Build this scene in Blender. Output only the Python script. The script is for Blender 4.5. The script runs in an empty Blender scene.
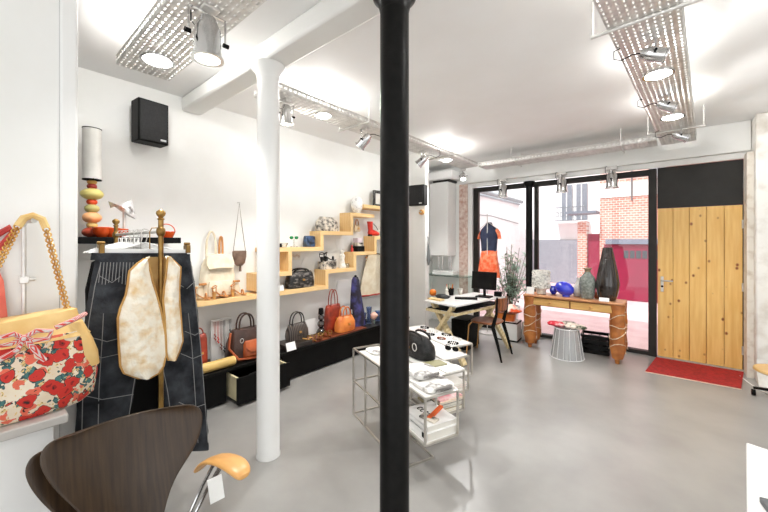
import bpy, bmesh, math, random
from mathutils import Vector, Matrix
R = random.Random(7)
PI = math.pi
SC = bpy.context.scene
COL = SC.collection
V = Vector

# ------------------------------------------------------------------ camera, world, exposure
F, YAW, EYE, HZ = 342.0, math.radians(40), 1.55, 241.0
cam = bpy.data.objects.new('camera', bpy.data.cameras.new('camera'))
COL.objects.link(cam)
cam.location = (0, 0, EYE)
cam.rotation_euler = (PI/2, 0, YAW)
cam.data.sensor_width = 36
cam.data.lens = F/768*36
cam.data.shift_y = -(256-HZ)/768
cam.data.clip_start = 0.05
SC.camera = cam
w = bpy.data.worlds.new('sky'); SC.world = w; w.use_nodes = True
w.node_tree.nodes['Background'].inputs[0].default_value = (0.97, 0.985, 1.0, 1)
w.node_tree.nodes['Background'].inputs[1].default_value = 1.25
SC.view_settings.view_transform = 'Standard'
SC.view_settings.look = 'None'
SC.view_settings.gamma = 1
SC.view_settings.use_curve_mapping = False
SC.view_settings.exposure = 0.74
SPOT_W, UP_W, DOWN_W = 22.0, 9.0, 44.0
sun = bpy.data.objects.new('sun', bpy.data.lights.new('sun', 'SUN'))
COL.objects.link(sun); sun.data.energy = 2.4; sun.data.angle = .02
sun.rotation_euler = V((.12, .62, -.85)).to_track_quat('-Z', 'Y').to_euler()   # high sun over the shop's roof: falls on the street

# ------------------------------------------------------------------ measuring helpers: pixel of the photo + one known plane -> place
_s, _c = math.sin(YAW), math.cos(YAW)
def ray(px, py):
    t = (px-384)/F
    return V((-_s+_c*t, _c+_s*t, (HZ-py)/F))
def onX(px, py, x): r = ray(px, py); d = x/r.x; return V((x, r.y*d, EYE+r.z*d))
def onY(px, py, y): r = ray(px, py); d = y/r.y; return V((r.x*d, y, EYE+r.z*d))
def onZ(px, py, z): r = ray(px, py); d = (z-EYE)/r.z; return V((r.x*d, r.y*d, z))

# ------------------------------------------------------------------ materials
_M = {}
def srgb(r, g, b):
    f = lambda c: (c/12.92 if c <= .04045 else ((c+.055)/1.055)**2.4)
    return (f(r/255), f(g/255), f(b/255), 1)
def mat(name, c1, c2=None, scale=8, rough=.5, metal=0, bump=0, kind='noise', stretch=(1,1,1), lo=.35, hi=.65, spec=.5, bscale=None, detail=4, coat=0, sheen=0):
    if name in _M: return _M[name]
    m = bpy.data.materials.new(name); m.use_nodes = True
    nt = m.node_tree; N, L = nt.nodes, nt.links
    b = N['Principled BSDF']
    b.inputs['Roughness'].default_value = rough; b.inputs['Metallic'].default_value = metal
    b.inputs['Specular IOR Level'].default_value = spec
    if coat: b.inputs['Coat Weight'].default_value = coat
    if sheen: b.inputs['Sheen Weight'].default_value = sheen
    tc = N.new('ShaderNodeTexCoord'); mp = N.new('ShaderNodeMapping')
    mp.inputs['Scale'].default_value = stretch
    L.new(tc.outputs['Object'], mp.inputs[0])
    if kind == 'noise':
        t = N.new('ShaderNodeTexNoise'); t.inputs['Scale'].default_value = scale; t.inputs['Detail'].default_value = detail; out = t.outputs['Fac']
    elif kind == 'wave':
        t = N.new('ShaderNodeTexWave'); t.inputs['Scale'].default_value = scale; t.inputs['Distortion'].default_value = 2.5; t.inputs['Detail'].default_value = 3; out = t.outputs['Fac']
    elif kind == 'stripe':
        t = N.new('ShaderNodeTexWave'); t.inputs['Scale'].default_value = scale; t.inputs['Distortion'].default_value = 0.15; out = t.outputs['Fac']
    else:
        t = N.new('ShaderNodeTexVoronoi'); t.inputs['Scale'].default_value = scale; out = t.outputs['Distance']
    L.new(mp.outputs[0], t.inputs['Vector'])
    r = N.new('ShaderNodeValToRGB')
    r.color_ramp.elements[0].position = lo; r.color_ramp.elements[1].position = hi
    r.color_ramp.elements[0].color = c1; r.color_ramp.elements[1].color = c2 or tuple(min(1, x*.9) for x in c1[:3])+(1,)
    L.new(out, r.inputs[0]); L.new(r.outputs[0], b.inputs['Base Color'])
    if bump:
        bn = N.new('ShaderNodeTexNoise'); bn.inputs['Scale'].default_value = bscale or scale*4
        L.new(mp.outputs[0], bn.inputs['Vector'])
        bp = N.new('ShaderNodeBump'); bp.inputs['Strength'].default_value = bump; bp.inputs['Distance'].default_value = .01
        L.new(bn.outputs['Fac'], bp.inputs['Height']); L.new(bp.outputs[0], b.inputs['Normal'])
    _M[name] = m
    return m
def emit(name, col, s):
    if name in _M: return _M[name]
    m = mat(name, col); b = m.node_tree.nodes['Principled BSDF']
    b.inputs['Emission Color'].default_value = col; b.inputs['Emission Strength'].default_value = s
    return m
def glassmat(name, col, gl=.1, rough=.02):
    if name in _M: return _M[name]
    m = bpy.data.materials.new(name); m.use_nodes = True; nt = m.node_tree; N, L = nt.nodes, nt.links
    N.remove(N['Principled BSDF'])
    tr = N.new('ShaderNodeBsdfTransparent'); tr.inputs[0].default_value = col
    g = N.new('ShaderNodeBsdfGlossy'); g.inputs['Roughness'].default_value = rough
    fr = N.new('ShaderNodeFresnel'); fr.inputs[0].default_value = 1.3
    ad = N.new('ShaderNodeMath'); ad.operation = 'MULTIPLY_ADD'; ad.inputs[1].default_value = .8; ad.inputs[2].default_value = gl
    mx = N.new('ShaderNodeMixShader')
    L.new(fr.outputs[0], ad.inputs[0]); L.new(ad.outputs[0], mx.inputs[0]); L.new(tr.outputs[0], mx.inputs[1]); L.new(g.outputs[0], mx.inputs[2])
    L.new(mx.outputs[0], N['Material Output'].inputs[0])
    _M[name] = m
    return m

WHITE = mat('white_plaster', srgb(240,240,237), srgb(236,236,232), 3, .6, bump=.04, bscale=40)
WHITEG = mat('white_gloss_paint', srgb(240,240,238), srgb(236,236,233), 3, .25)
CEIL = mat('ceiling_paint', srgb(247,247,246), srgb(244,243,241), 2, .7)
ROUGHW = mat('rough_plaster', srgb(238,236,230), srgb(196,186,172), 5, .8, bump=.6, bscale=14, lo=.45, hi=.75)
BLACKP = mat('black_lacquer', srgb(14,14,13), srgb(22,21,20), 20, .33, bump=.06, bscale=60, spec=.15)
DARKF = mat('dark_grey_paint', srgb(42,40,37), srgb(48,46,43), 5, .45, spec=.25)
BLACKM = mat('matt_black', srgb(8,8,8), srgb(14,14,14), 9, .55, spec=.15)
BLACKL = mat('black_leather', srgb(12,12,12), srgb(40,40,40), 22, .4, spec=.3, bump=.4, bscale=90)
LWOOD = mat('birch_ply', srgb(240,204,146), srgb(232,190,128), 3, .45, kind='wave', stretch=(3,.5,3))
PLY = mat('white_birch', srgb(224,206,164), srgb(206,186,140), 4, .5, kind='wave', stretch=(3,3,.6))
DWOOD = mat('dark_stained_oak', srgb(70,54,38), srgb(50,38,28), 9, .3, kind='noise', stretch=(1,9,.5), bump=.12, bscale=60, lo=.3, hi=.7, spec=.35)
OAKP = mat('honey_oak', srgb(220,168,100), srgb(206,150,86), 6, .35, kind='noise', stretch=(1,6,6))
PLANKP = mat('table_pine', srgb(226,182,112), srgb(208,160,90), 5, .4, kind='noise', stretch=(.6,6,6))
BRASS = mat('aged_brass', srgb(176,140,80), srgb(120,92,50), 9, .32, .9)
GOLD = mat('gold_chain', srgb(226,182,110), srgb(190,140,70), 12, .3, .8)
CHROME = mat('chrome', srgb(225,225,225), srgb(205,205,205), 6, .16, 1)
STEEL = mat('galvanised_steel', srgb(226,224,220), srgb(206,204,200), 14, .38, .55)
WIRE = mat('brushed_steel', srgb(214,210,204), srgb(196,192,184), 10, .3, .8)
DENIM = mat('dark_denim', srgb(34,36,40), srgb(84,88,94), 11, .9, bump=.5, bscale=60, lo=.35, hi=.85, spec=.2)
STITCH = mat('pale_stitching', srgb(150,150,150), None, 8, .8)
SATIN = mat('cream_satin', srgb(248,240,222), srgb(226,194,140), 17, .45, bump=1, bscale=30, lo=.46, hi=.72)
TANL = mat('gold_piping', srgb(206,160,88), srgb(178,130,66), 8, .5)
YLEATH = mat('yellow_leather', srgb(238,206,140), srgb(222,180,108), 7, .5, bump=.35, bscale=16)
CORAL = mat('coral_fabric', srgb(244,140,118), srgb(232,112,96), 7, .7)
RED = mat('red_mat_weave', srgb(176,32,30), srgb(140,22,24), 30, .85, bump=.3, bscale=120, kind='noise')
REDL = mat('red_leather', srgb(224,56,40), srgb(180,30,24), 6, .35)
BROWNL = mat('brown_leather', srgb(150,78,44), srgb(92,42,26), 6, .38, bump=.3, bscale=24)
RUSTL = mat('rust_leather', srgb(176,66,40), srgb(120,40,26), 8, .38, bump=.3, bscale=24)
ORANL = mat('orange_leather', srgb(232,142,66), srgb(206,104,42), 9, .4, bump=.3, bscale=30)
TANLG = mat('wrapped_tan_leather', srgb(196,124,62), srgb(150,84,38), 7, .38, bump=.9, bscale=14)
CREAMF = mat('cream_canvas', srgb(240,230,208), srgb(222,206,176), 9, .8, bump=.3)
TANT = mat('tan_trim', srgb(206,146,86), srgb(178,116,62), 9, .5)
BROWNF = mat('brown_suede', srgb(128,104,88), srgb(96,74,60), 16, .8, bump=.3)
ZEBRA = mat('zebra_print', srgb(16,16,16), srgb(130,124,118), 16, .4, bump=.8, bscale=30, stretch=(1,1,2.2), lo=.5, hi=.66)
SCARFP = mat('grey_print', srgb(60,56,52), srgb(226,216,200), 22, .6, lo=.36, hi=.6)
BLUEL = mat('blue_leather', srgb(44,54,70), srgb(60,94,140), 16, .35, lo=.4, hi=.7)
NAVY = mat('navy_cloth', srgb(34,40,62), srgb(46,54,80), 12, .85)
ORANP = mat('orange_print', srgb(246,96,48), srgb(255,170,130), 14, .8, lo=.4, hi=.7)
PURPLE = mat('purple_scarf', srgb(34,30,46), srgb(80,78,150), 9, .7, lo=.45, hi=.7)
PAPER = mat('white_paper', srgb(246,246,244), srgb(240,240,236), 5, .6)
GREYC = mat('grey_white_cloth_fold_shade', srgb(236,234,230), srgb(120,116,112), 13, .85, bump=1, bscale=16, lo=.52, hi=.66)  # grey blotches also paint the shade of folds into the grey-white cloth
COBALT = mat('cobalt_ceramic', srgb(30,44,190), srgb(44,66,220), 4, .1, coat=1)
BLACKC = mat('black_ceramic', srgb(34,28,26), srgb(52,42,38), 6, .12, coat=.6)
GREYCER = mat('speckled_grey_ceramic', srgb(150,156,148), srgb(104,110,104), 40, .45, bump=.4, bscale=80)
WCER = mat('white_ceramic', srgb(244,242,234), srgb(220,214,200), 30, .35)
CRUST = mat('crusted_white_ceramic', srgb(240,238,230), srgb(120,118,112), 34, .6, bump=1, bscale=40, lo=.45, hi=.8)
GREENL = mat('leaf_green', srgb(200,222,206), srgb(150,186,160), 7, .6)
ROPE = mat('pale_cord', srgb(230,214,190), srgb(200,180,150), 30, .8)
PLEXI = glassmat('clear_plexi', (.93,.95,.95,1), .12)
def frosted():
    m = glassmat('milky_acrylic', (.95,.96,.96,1), .1); nt = m.node_tree; N, L = nt.nodes, nt.links
    old = N['Material Output'].inputs[0].links[0].from_socket; mx = N.new('ShaderNodeMixShader'); d = N.new('ShaderNodeBsdfDiffuse'); d.inputs[0].default_value = (.85,.86,.86,1)
    mx.inputs[0].default_value = .3; L.new(old, mx.inputs[1]); L.new(d.outputs[0], mx.inputs[2]); L.new(mx.outputs[0], N['Material Output'].inputs[0]); return m
MILKY = frosted()
PANE = glassmat('window_glass', (.97,.98,.98,1), .02)
DGLASS = glassmat('smoky_glass', (.35,.33,.33,1), .15)
BGLASS = glassmat('blue_glass', (.55,.66,.86,1), .15)
GGLASS = glassmat('green_glass_edge', (.75,.9,.85,1), .1)
LAMP = emit('lamp_glow', (1,.985,.96,1), 18)
def colour(r, g, b, rough=.5): return mat('tone_%d_%d_%d' % (r, g, b), srgb(r, g, b), None, 9, rough)

def floor_mat():
    m = mat('polished_concrete', srgb(164,162,158), srgb(134,132,129), 1.6, .28, bump=.03, bscale=8, lo=.3, hi=.75, detail=8)
    nt = m.node_tree; N, L = nt.nodes, nt.links; b = N['Principled BSDF']
    return m
def pine_mat():
    m = mat('knotty_pine', srgb(242,200,122), srgb(230,180,98), 3, .35, kind='noise', stretch=(9,9,.7))
    nt = m.node_tree; N, L = nt.nodes, nt.links; b = N['Principled BSDF']
    ramp = [n for n in N if n.type == 'VALTORGB'][0]
    tc = N['Texture Coordinate']; mp = N.new('ShaderNodeMapping'); mp.inputs['Scale'].default_value = (8.5,1,6.0); L.new(tc.outputs['Object'], mp.inputs[0])
    v = N.new('ShaderNodeTexVoronoi'); v.inputs['Scale'].default_value = 1.1; L.new(mp.outputs[0], v.inputs['Vector'])
    r = N.new('ShaderNodeValToRGB'); r.color_ramp.elements[0].position = .07; r.color_ramp.elements[1].position = .17
    r.color_ramp.elements[0].color = srgb(150,90,44); r.color_ramp.elements[1].color = (1,1,1,1)
    L.new(v.outputs['Distance'], r.inputs[0])
    mx = N.new('ShaderNodeMixRGB'); mx.blend_type = 'MULTIPLY'; mx.inputs[0].default_value = 1
    L.new(ramp.outputs[0], mx.inputs[1]); L.new(r.outputs[0], mx.inputs[2]); L.new(mx.outputs[0], b.inputs['Base Color'])
    return m
def floral_mat():
    m = mat('poppy_print', srgb(242,230,208), srgb(228,208,180), 9, .7)
    nt = m.node_tree; N, L = nt.nodes, nt.links; b = N['Principled BSDF']
    tc = N['Texture Coordinate']; base = [n for n in N if n.type == 'VALTORGB'][0].outputs[0]
    def layer(prev, scale, off, stops, th, thin=False):
        mp = N.new('ShaderNodeMapping'); mp.inputs['Location'].default_value = off; L.new(tc.outputs['Object'], mp.inputs[0])
        nz = N.new('ShaderNodeTexNoise'); nz.inputs['Scale'].default_value = scale*1.6; L.new(mp.outputs[0], nz.inputs['Vector'])
        ad = N.new('ShaderNodeMixRGB'); ad.blend_type = 'ADD'; ad.inputs[0].default_value = .05; L.new(mp.outputs[0], ad.inputs[1]); L.new(nz.outputs['Color'], ad.inputs[2])
        v = N.new('ShaderNodeTexVoronoi'); v.inputs['Scale'].default_value = scale; L.new(ad.outputs[0], v.inputs['Vector'])
        mk = N.new('ShaderNodeMath'); mk.operation = 'LESS_THAN'; mk.inputs[1].default_value = th; L.new(v.outputs['Distance'], mk.inputs[0])
        r = N.new('ShaderNodeValToRGB'); r.color_ramp.interpolation = 'CONSTANT'
        r.color_ramp.elements[0].position = 0; r.color_ramp.elements[0].color = stops[0][1]
        r.color_ramp.elements[1].position = stops[1][0]; r.color_ramp.elements[1].color = stops[1][1]
        for p, c in stops[2:]: e = r.color_ramp.elements.new(p); e.color = c
        L.new(v.outputs['Distance'], r.inputs[0])
        mx = N.new('ShaderNodeMixRGB'); L.new(mk.outputs[0], mx.inputs[0]); L.new(prev, mx.inputs[1]); L.new(r.outputs[0], mx.inputs[2])
        return mx.outputs[0]
    o = layer(base, 26, (3.1,1.7,.4), [(0,srgb(70,120,116)),(.3,srgb(54,92,96)),(.38,srgb(40,44,44))], .42)
    o = layer(o, 38, (.3,7.7,2.4), [(0,srgb(60,50,44)),(.12,srgb(226,196,130)),(.25,srgb(232,200,140))], .3)
    o = layer(o, 21, (5.2,.1,1.9), [(0,srgb(60,34,28)),(.08,srgb(230,110,84)),(.3,srgb(236,130,104)),(.33,srgb(200,90,70))], .35)
    o = layer(o, 15.5, (.2,.5,.9), [(0,srgb(52,30,26)),(.1,srgb(150,30,26)),(.16,srgb(206,50,40)),(.36,srgb(222,74,56)),(.385,srgb(60,36,32))], .42)
    L.new(o, b.inputs['Base Color'])
    return m
def brick_mat(name, c1, c2, cm):
    m = mat(name, c1); nt = m.node_tree; N, L = nt.nodes, nt.links; b = N['Principled BSDF']
    t = N.new('ShaderNodeTexBrick'); t.inputs['Color1'].default_value = c1; t.inputs['Color2'].default_value = c2; t.inputs['Mortar'].default_value = cm
    t.inputs['Scale'].default_value = 4; t.inputs['Mortar Size'].default_value = .03
    tc = N['Texture Coordinate']; mp = N.new('ShaderNodeMapping'); mp.inputs['Rotation'].default_value = (PI/2,0,0)
    L.new(tc.outputs['Object'], mp.inputs[0]); L.new(mp.outputs[0], t.inputs['Vector']); L.new(t.outputs['Color'], b.inputs['Base Color'])
    return m
FLOORM, PINE, FLORAL = floor_mat(), pine_mat(), floral_mat()
BRICK = brick_mat('facade_brick', srgb(196,120,104), srgb(208,142,124), srgb(226,206,196))

# ------------------------------------------------------------------ mesh helpers
class MB:
    def __init__(self): self.bm = bmesh.new()
    def quad_ring(self, a, b, closed=True):
        n = len(a)
        for i in range(n if closed else n-1):
            j = (i+1) % n
            try: self.bm.faces.new((a[i], a[j], b[j], b[i]))
            except ValueError: pass
    def box(self, c, s, rz=0, M=None):
        m = (M or Matrix.Translation(V(c)) @ Matrix.Rotation(rz, 4, 'Z')) @ Matrix.Diagonal((s[0], s[1], s[2], 1))
        bmesh.ops.create_cube(self.bm, size=1, matrix=m); return self
    def bx(self, x0, x1, y0, y1, z0, z1):
        return self.box(((x0+x1)/2, (y0+y1)/2, (z0+z1)/2), (abs(x1-x0), abs(y1-y0), abs(z1-z0)))
    def bar(self, p, q, w, h=None, up=V((0,0,1))):
        p, q = V(p), V(q); d = q-p; l = d.length; x = d/l
        y = up.cross(x); y = y.normalized() if y.length > 1e-4 else V((0,1,0)); z = x.cross(y)
        M = Matrix((x, y, z)).transposed().to_4x4(); M.translation = (p+q)/2
        return self.box(None, (l, w, h or w), M=M)
    def ring(self, c, u, v, n, e=2.0, noise=0):
        vs = []
        for i in range(n):
            t = 2*PI*i/n; cu, su = math.cos(t), math.sin(t)
            a = math.copysign(abs(cu)**(2/e), cu); b = math.copysign(abs(su)**(2/e), su)
            k = 1 + (R.uniform(-noise, noise) if noise else 0)
            vs.append(self.bm.verts.new(V(c)+V(u)*a*k+V(v)*b*k))
        return vs
    def loft(self, secs, n=16, e=2.0, noise=0, cap=True):
        rs = [self.ring(c, u, v, n, e, noise) for c, u, v in secs]
        for a, b in zip(rs, rs[1:]): self.quad_ring(a, b)
        if cap:
            self.bm.faces.new(list(reversed(rs[0]))); self.bm.faces.new(rs[-1])
        return self
    def cyl(self, p, q, r, r2=None, n=14):
        p, q = V(p), V(q); d = (q-p).normalized()
        u = d.orthogonal().normalized(); v = d.cross(u); r2 = r if r2 is None else r2
        return self.loft([(p, u*r, v*r), (q, u*r2, v*r2)], n)
    def tube(self, pts, r, n=6, closed=False):
        pts = [V(p) for p in pts]; rs = []; m = len(pts); u = None
        for i, p in enumerate(pts):
            if closed: d = pts[(i+1) % m]-pts[i-1]
            else: d = pts[min(i+1, m-1)]-pts[max(i-1, 0)]
            d = d.normalized() if d.length > 1e-9 else V((0,0,1))
            u = d.orthogonal().normalized() if u is None else (u-d*u.dot(d)).normalized()
            rr = r[i] if isinstance(r, (list, tuple)) else r
            rs.append(self.ring(p, u*rr, d.cross(u)*rr, n))
        for a, b in zip(rs, rs[1:]): self.quad_ring(a, b)
        if closed: self.quad_ring(rs[-1], rs[0])
        else:
            self.bm.faces.new(list(reversed(rs[0]))); self.bm.faces.new(rs[-1])
        return self
    def lathe(self, prof, c=(0,0,0), n=28, noise=0):
        c = V(c)
        return self.loft([(c+V((0,0,z)), V((max(r,1e-4),0,0)), V((0,max(r,1e-4),0))) for r, z in prof], n, noise=noise)
    def ball(self, c, r, n=14, rz=0, noise=0):
        r = r if isinstance(r, (tuple, list)) else (r, r, r)
        M = Matrix.Translation(V(c)) @ Matrix.Rotation(rz, 4, 'Z') @ Matrix.Diagonal((*r, 1))
        o = bmesh.ops.create_uvsphere(self.bm, u_segments=n, v_segments=max(6, n*2//3), radius=1, matrix=M)
        if noise:
            for v in o['verts']: v.co += (v.co-V(c))*R.uniform(-noise, noise)
        return self
    def ruled(self, Ls, Rs, n=8, bulge=V((0,0,0)), th=V((0,0,0)), wob=0):
        grid = []
        for l, r in zip(Ls, Rs):
            l, r = V(l), V(r); row = []
            for j in range(n+1):
                t = j/n
                row.append(l.lerp(r, t)+V(bulge)*math.sin(PI*t)+(V(bulge).normalized()*R.uniform(-wob, wob) if wob else V((0,0,0))))
            grid.append(row)
        A = [[self.bm.verts.new(p) for p in row] for row in grid]
        B = [[self.bm.verts.new(p+V(th)) for p in row] for row in grid]
        m = len(A)
        for i in range(m-1):
            for j in range(n):
                self.bm.faces.new((A[i][j], A[i][j+1], A[i+1][j+1], A[i+1][j]))
                self.bm.faces.new((B[i][j], B[i+1][j], B[i+1][j+1], B[i][j+1]))
        for i in range(m-1):
            self.bm.faces.new((A[i][0], A[i+1][0], B[i+1][0], B[i][0])); self.bm.faces.new((A[i][n], B[i][n], B[i+1][n], A[i+1][n]))
        for j in range(n):
            self.bm.faces.new((A[0][j], B[0][j], B[0][j+1], A[0][j+1])); self.bm.faces.new((A[-1][j], A[-1][j+1], B[-1][j+1], B[-1][j]))
        return self
    def prism(self, pts, vec):
        a = [self.bm.verts.new(V(p)) for p in pts]; b = [self.bm.verts.new(V(p)+V(vec)) for p in pts]
        self.bm.faces.new(a); self.bm.faces.new(list(reversed(b)))
        self.quad_ring(a, b); return self

WM = {}
def link(name, mb, m, parent=None, world=True, bevel=0, subsurf=0, angle=40, solid=0):
    bm = mb.bm
    bmesh.ops.recalc_face_normals(bm, faces=bm.faces)
    o = bpy.data.objects.new(name, bpy.data.meshes.new(name))
    if parent is not None:
        W = WM[parent.name]
        if world: bmesh.ops.transform(bm, matrix=W.inverted(), verts=bm.verts)
        o.parent = parent; WM[o.name] = W
    else:
        co = [v.co for v in bm.verts]
        b = V(((min(c.x for c in co)+max(c.x for c in co))/2, (min(c.y for c in co)+max(c.y for c in co))/2, min(c.z for c in co)))
        if world:
            bmesh.ops.translate(bm, verts=bm.verts, vec=-b); o.location = b; WM[o.name] = Matrix.Translation(b)
    bm.to_mesh(o.data); bm.free()
    o.data.materials.append(m)
    o.data.shade_smooth(); o.data.set_sharp_from_angle(angle=math.radians(angle))
    if solid:
        s = o.modifiers.new('thick', 'SOLIDIFY'); s.thickness = solid
    if bevel:
        s = o.modifiers.new('bevel', 'BEVEL'); s.width = bevel; s.segments = 2; s.limit_method = 'ANGLE'; s.angle_limit = math.radians(50)
    if subsurf:
        s = o.modifiers.new('sub', 'SUBSURF'); s.levels = s.render_levels = subsurf
    COL.objects.link(o)
    return o
def tag(o, label, cat, group=None, kind=None):
    o['label'] = label; o['category'] = cat
    if group: o['group'] = group
    if kind: o['kind'] = kind
    return o
def thing(name, label, cat, loc=(0,0,0), rz=0, group=None):
    o = bpy.data.objects.new(name, None); o.empty_display_size = .1
    o.location = loc; o.rotation_euler = (0,0,rz); COL.objects.link(o)
    WM[o.name] = Matrix.Translation(V(loc)) @ Matrix.Rotation(rz, 4, 'Z')
    return tag(o, label, cat, group)
def struct(name, mb, m, parent=None, **k):
    o = link(name, mb, m, parent, **k)
    if parent is None: o['kind'] = 'structure'
    return o
def dup(root, loc, rz, label, group=None):
    r = root.copy(); COL.objects.link(r); r.location = loc; r.rotation_euler = (0,0,rz); r['label'] = label
    if group: r['group'] = group
    for ch in list(root.children):
        c = ch.copy(); COL.objects.link(c); c.parent = r
        if c.type == 'LIGHT': continue
        for g in ch.children:
            d = g.copy(); COL.objects.link(d); d.parent = c
    return r
def arc(a, b, h, n=12, up=V((0,0,1)), p=1.0):
    a, b = V(a), V(b); out = []
    for i in range(n+1):
        t = i/n; out.append(a.lerp(b, .5-.5*math.cos(PI*t))+V(up)*h*math.sin(PI*t)**p)
    return out

# ================================================================== THE SETTING
CZ, LX, WY = 2.95, -3.65, 5.85
struct('floor', MB().bx(LX, 3.2, -2.5, WY+.1, -.1, 0), FLOORM)
struct('ceiling', MB().bx(LX-.1, 3.2, -2.5, WY+.2, CZ, CZ+.1), CEIL)
struct('wall_left', MB().bx(LX-.12, LX, -2.5, WY+.2, 0, CZ), WHITE)
struct('wall_return', MB().bx(LX, -2.93, 4.5, 4.6, 0, CZ), WHITE, bevel=.01)
struct('wall_front', MB().bx(LX, -2.79, WY, WY+.2, 0, CZ).bx(-2.79, .72, WY, WY+.2, 2.56, CZ), WHITE)
struct('trim_plaster_strip', MB().bx(-3.05, -2.88, WY-.02, WY-.001, .0, 2.6), mat('bare_brick_plaster', srgb(232,218,208), srgb(190,150,134), 16, .9, bump=.8, bscale=30, lo=.3, hi=.7))
struct('trim_lintel', MB().bx(-2.93, .71, WY-.1, WY-.001, 2.6, CZ-.001), WHITE, bevel=.004)
struct('trim_architrave', MB().bx(-2.79, .70, WY-.04, WY-.001, 2.525, 2.598), WHITE, bevel=.006)
struct('wall_right', MB().bx(.715, 3.2, 5.5, WY+.2, 0, CZ), ROUGHW, bevel=.015)
struct('trim_plaster_skirt', MB().prism([(.72,5.499,.0),(.72,5.499,.26),(.72,5.47,.1),(.72,5.36,.0)], (2.4,0,0)), ROUGHW)
struct('trim_door_reveal', MB().bx(.66, .714, 5.62, WY-.001, 0, 2.56), mat('worn_jamb', srgb(228,222,210), srgb(170,146,118), 9, .8, lo=.5, hi=.85))
struct('wall_back_unseen', MB().bx(LX-.12, -1.9, -2.62, -2.5, 0, CZ).bx(1.9, 3.3, -2.62, -2.5, 0, CZ).bx(-1.9, 1.9, -2.62, -2.5, 2.6, CZ), WHITE)  # added unseen wall cutting fill light; its wide opening lets daylight in
struct('wall_far_right_unseen', MB().bx(3.2, 3.3, 2.2, WY+.2, 0, CZ).bx(3.2, 3.3, -2.5, 2.2, 2.7, CZ), WHITE)  # added unseen wall, left open near the camera so daylight reaches the partition
struct('trim_beam', MB().bx(LX+.001, 3.1, 1.28, 1.46, 2.815, CZ-.001), WHITE, bevel=.02)
struct('wall_partition', MB().bx(-2.3, -2.2, -2.5, .25, 0, CZ), WHITE)
struct('trim_partition_edge', MB().bx(-2.31, -2.19, .251, .315, 0, CZ-.002), WHITEG, bevel=.01)

# shop window: frame, mullion posts, glass
t = struct('window_1', MB().bx(-2.78, -.2, WY+.02, WY+.1, 2.44, 2.52).bx(-2.78, -2.69, WY+.02, WY+.1, .05, 2.44).bx(-.235, -.145, WY-.02, WY+.1, 0, 2.52).bx(-2.78, -.2, WY+.0, WY+.1, 0, .05), DARKF, bevel=.004)
link('window_pane', MB().bx(-2.69, -1.84, WY+.055, WY+.061, .05, 2.44), PANE, t)
link('window_pane', MB().bx(-1.72, -.235, WY+.055, WY+.061, .05, 2.44), PANE, t)
link('window_rail', MB().bx(-1.72, -1.66, WY+.03, WY+.09, .05, 2.44), DARKF, t)
struct('trim_black_panel', MB().bx(-.14, .66, WY, WY+.06, 1.985, 2.525).bx(.655, .70, WY+.01, WY+.06, 0, 1.985), DARKF, bevel=.003)
d = thing('door_1', 'closed knotty pine plank door under the dark grey panel', 'door', (.255, WY, 0)); 
for k in ('label', 'category'): del d[k]
d['kind'] = 'structure'
mb = MB(); bw = .792/5
for i in range(5): mb.bx(-.138+i*bw+.0025, -.138+(i+1)*bw-.0025, WY, WY+.035, .02, 1.98)
link('door_leaf', mb, PINE, d, bevel=.003)
link('door_leaf_backing', MB().bx(-.138, .654, WY+.036, WY+.05, .02, 1.98), PINE, d)
link('door_plate', MB().bx(-.105, -.075, WY-.012, WY, .88, 1.08), STEEL, d, bevel=.004)
link('door_handle', MB().tube([(-.09,WY-.01,1.03),(-.09,WY-.05,1.03),(-.075,WY-.055,1.03),(.02,WY-.055,1.028)], .009, 8), STEEL, d)
link('keyhole', MB().cyl((-.09,WY-.016,.95),(-.09,WY-.01,.95),.014), BLACKM, d)
mb = MB()
for z in (.25, 1.0, 1.75): mb.cyl((.652,WY-.012,z-.05),(.652,WY-.012,z+.05),.009,n=10)
link('hinge', mb, STEEL, d)
struct('door_threshold_1', MB().bx(-.14,.66,WY-.02,WY+.1,0,.018), STEEL)

# columns
def column(name, label, x, y, r, m, z1, ring=None):
    t = thing(name, label, 'column', (x, y, 0))
    link('shaft', MB().lathe([(r*1.06,0),(r*1.06,.015),(r,.03),(r*.97,z1-.12),(r*.97,z1-.10)], (x,y,0), 40), m, t)
    link('capital', MB().lathe([(r*.98,z1-.1),(r*1.1,z1-.06),(r*1.45,z1-.03),(r*1.5,z1)], (x,y,0), 40), m, t)
    return t
column('cast_iron_column', 'glossy black cast iron column standing in the middle of the shop', -1.08, 1.37, .0755, BLACKP, 2.814)
column('painted_column', 'round white painted column standing left of the black one', -2.236, 1.36, .08, WHITEG, 2.814)
t = thing('window_column', 'slim black iron column standing against the shop window', 'column', (-1.78, WY-.02, 0))
link('shaft', MB().lathe([(.065,0),(.065,.08),(.052,.1),(.05,2.44)], (-1.78,WY-.03,0), 24), BLACKP, t)
link('capital', MB().lathe([(.052,2.44),(.075,2.46),(.085,2.5),(.085,2.522)], (-1.78,WY-.03,0), 24), BLACKP, t)

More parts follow.
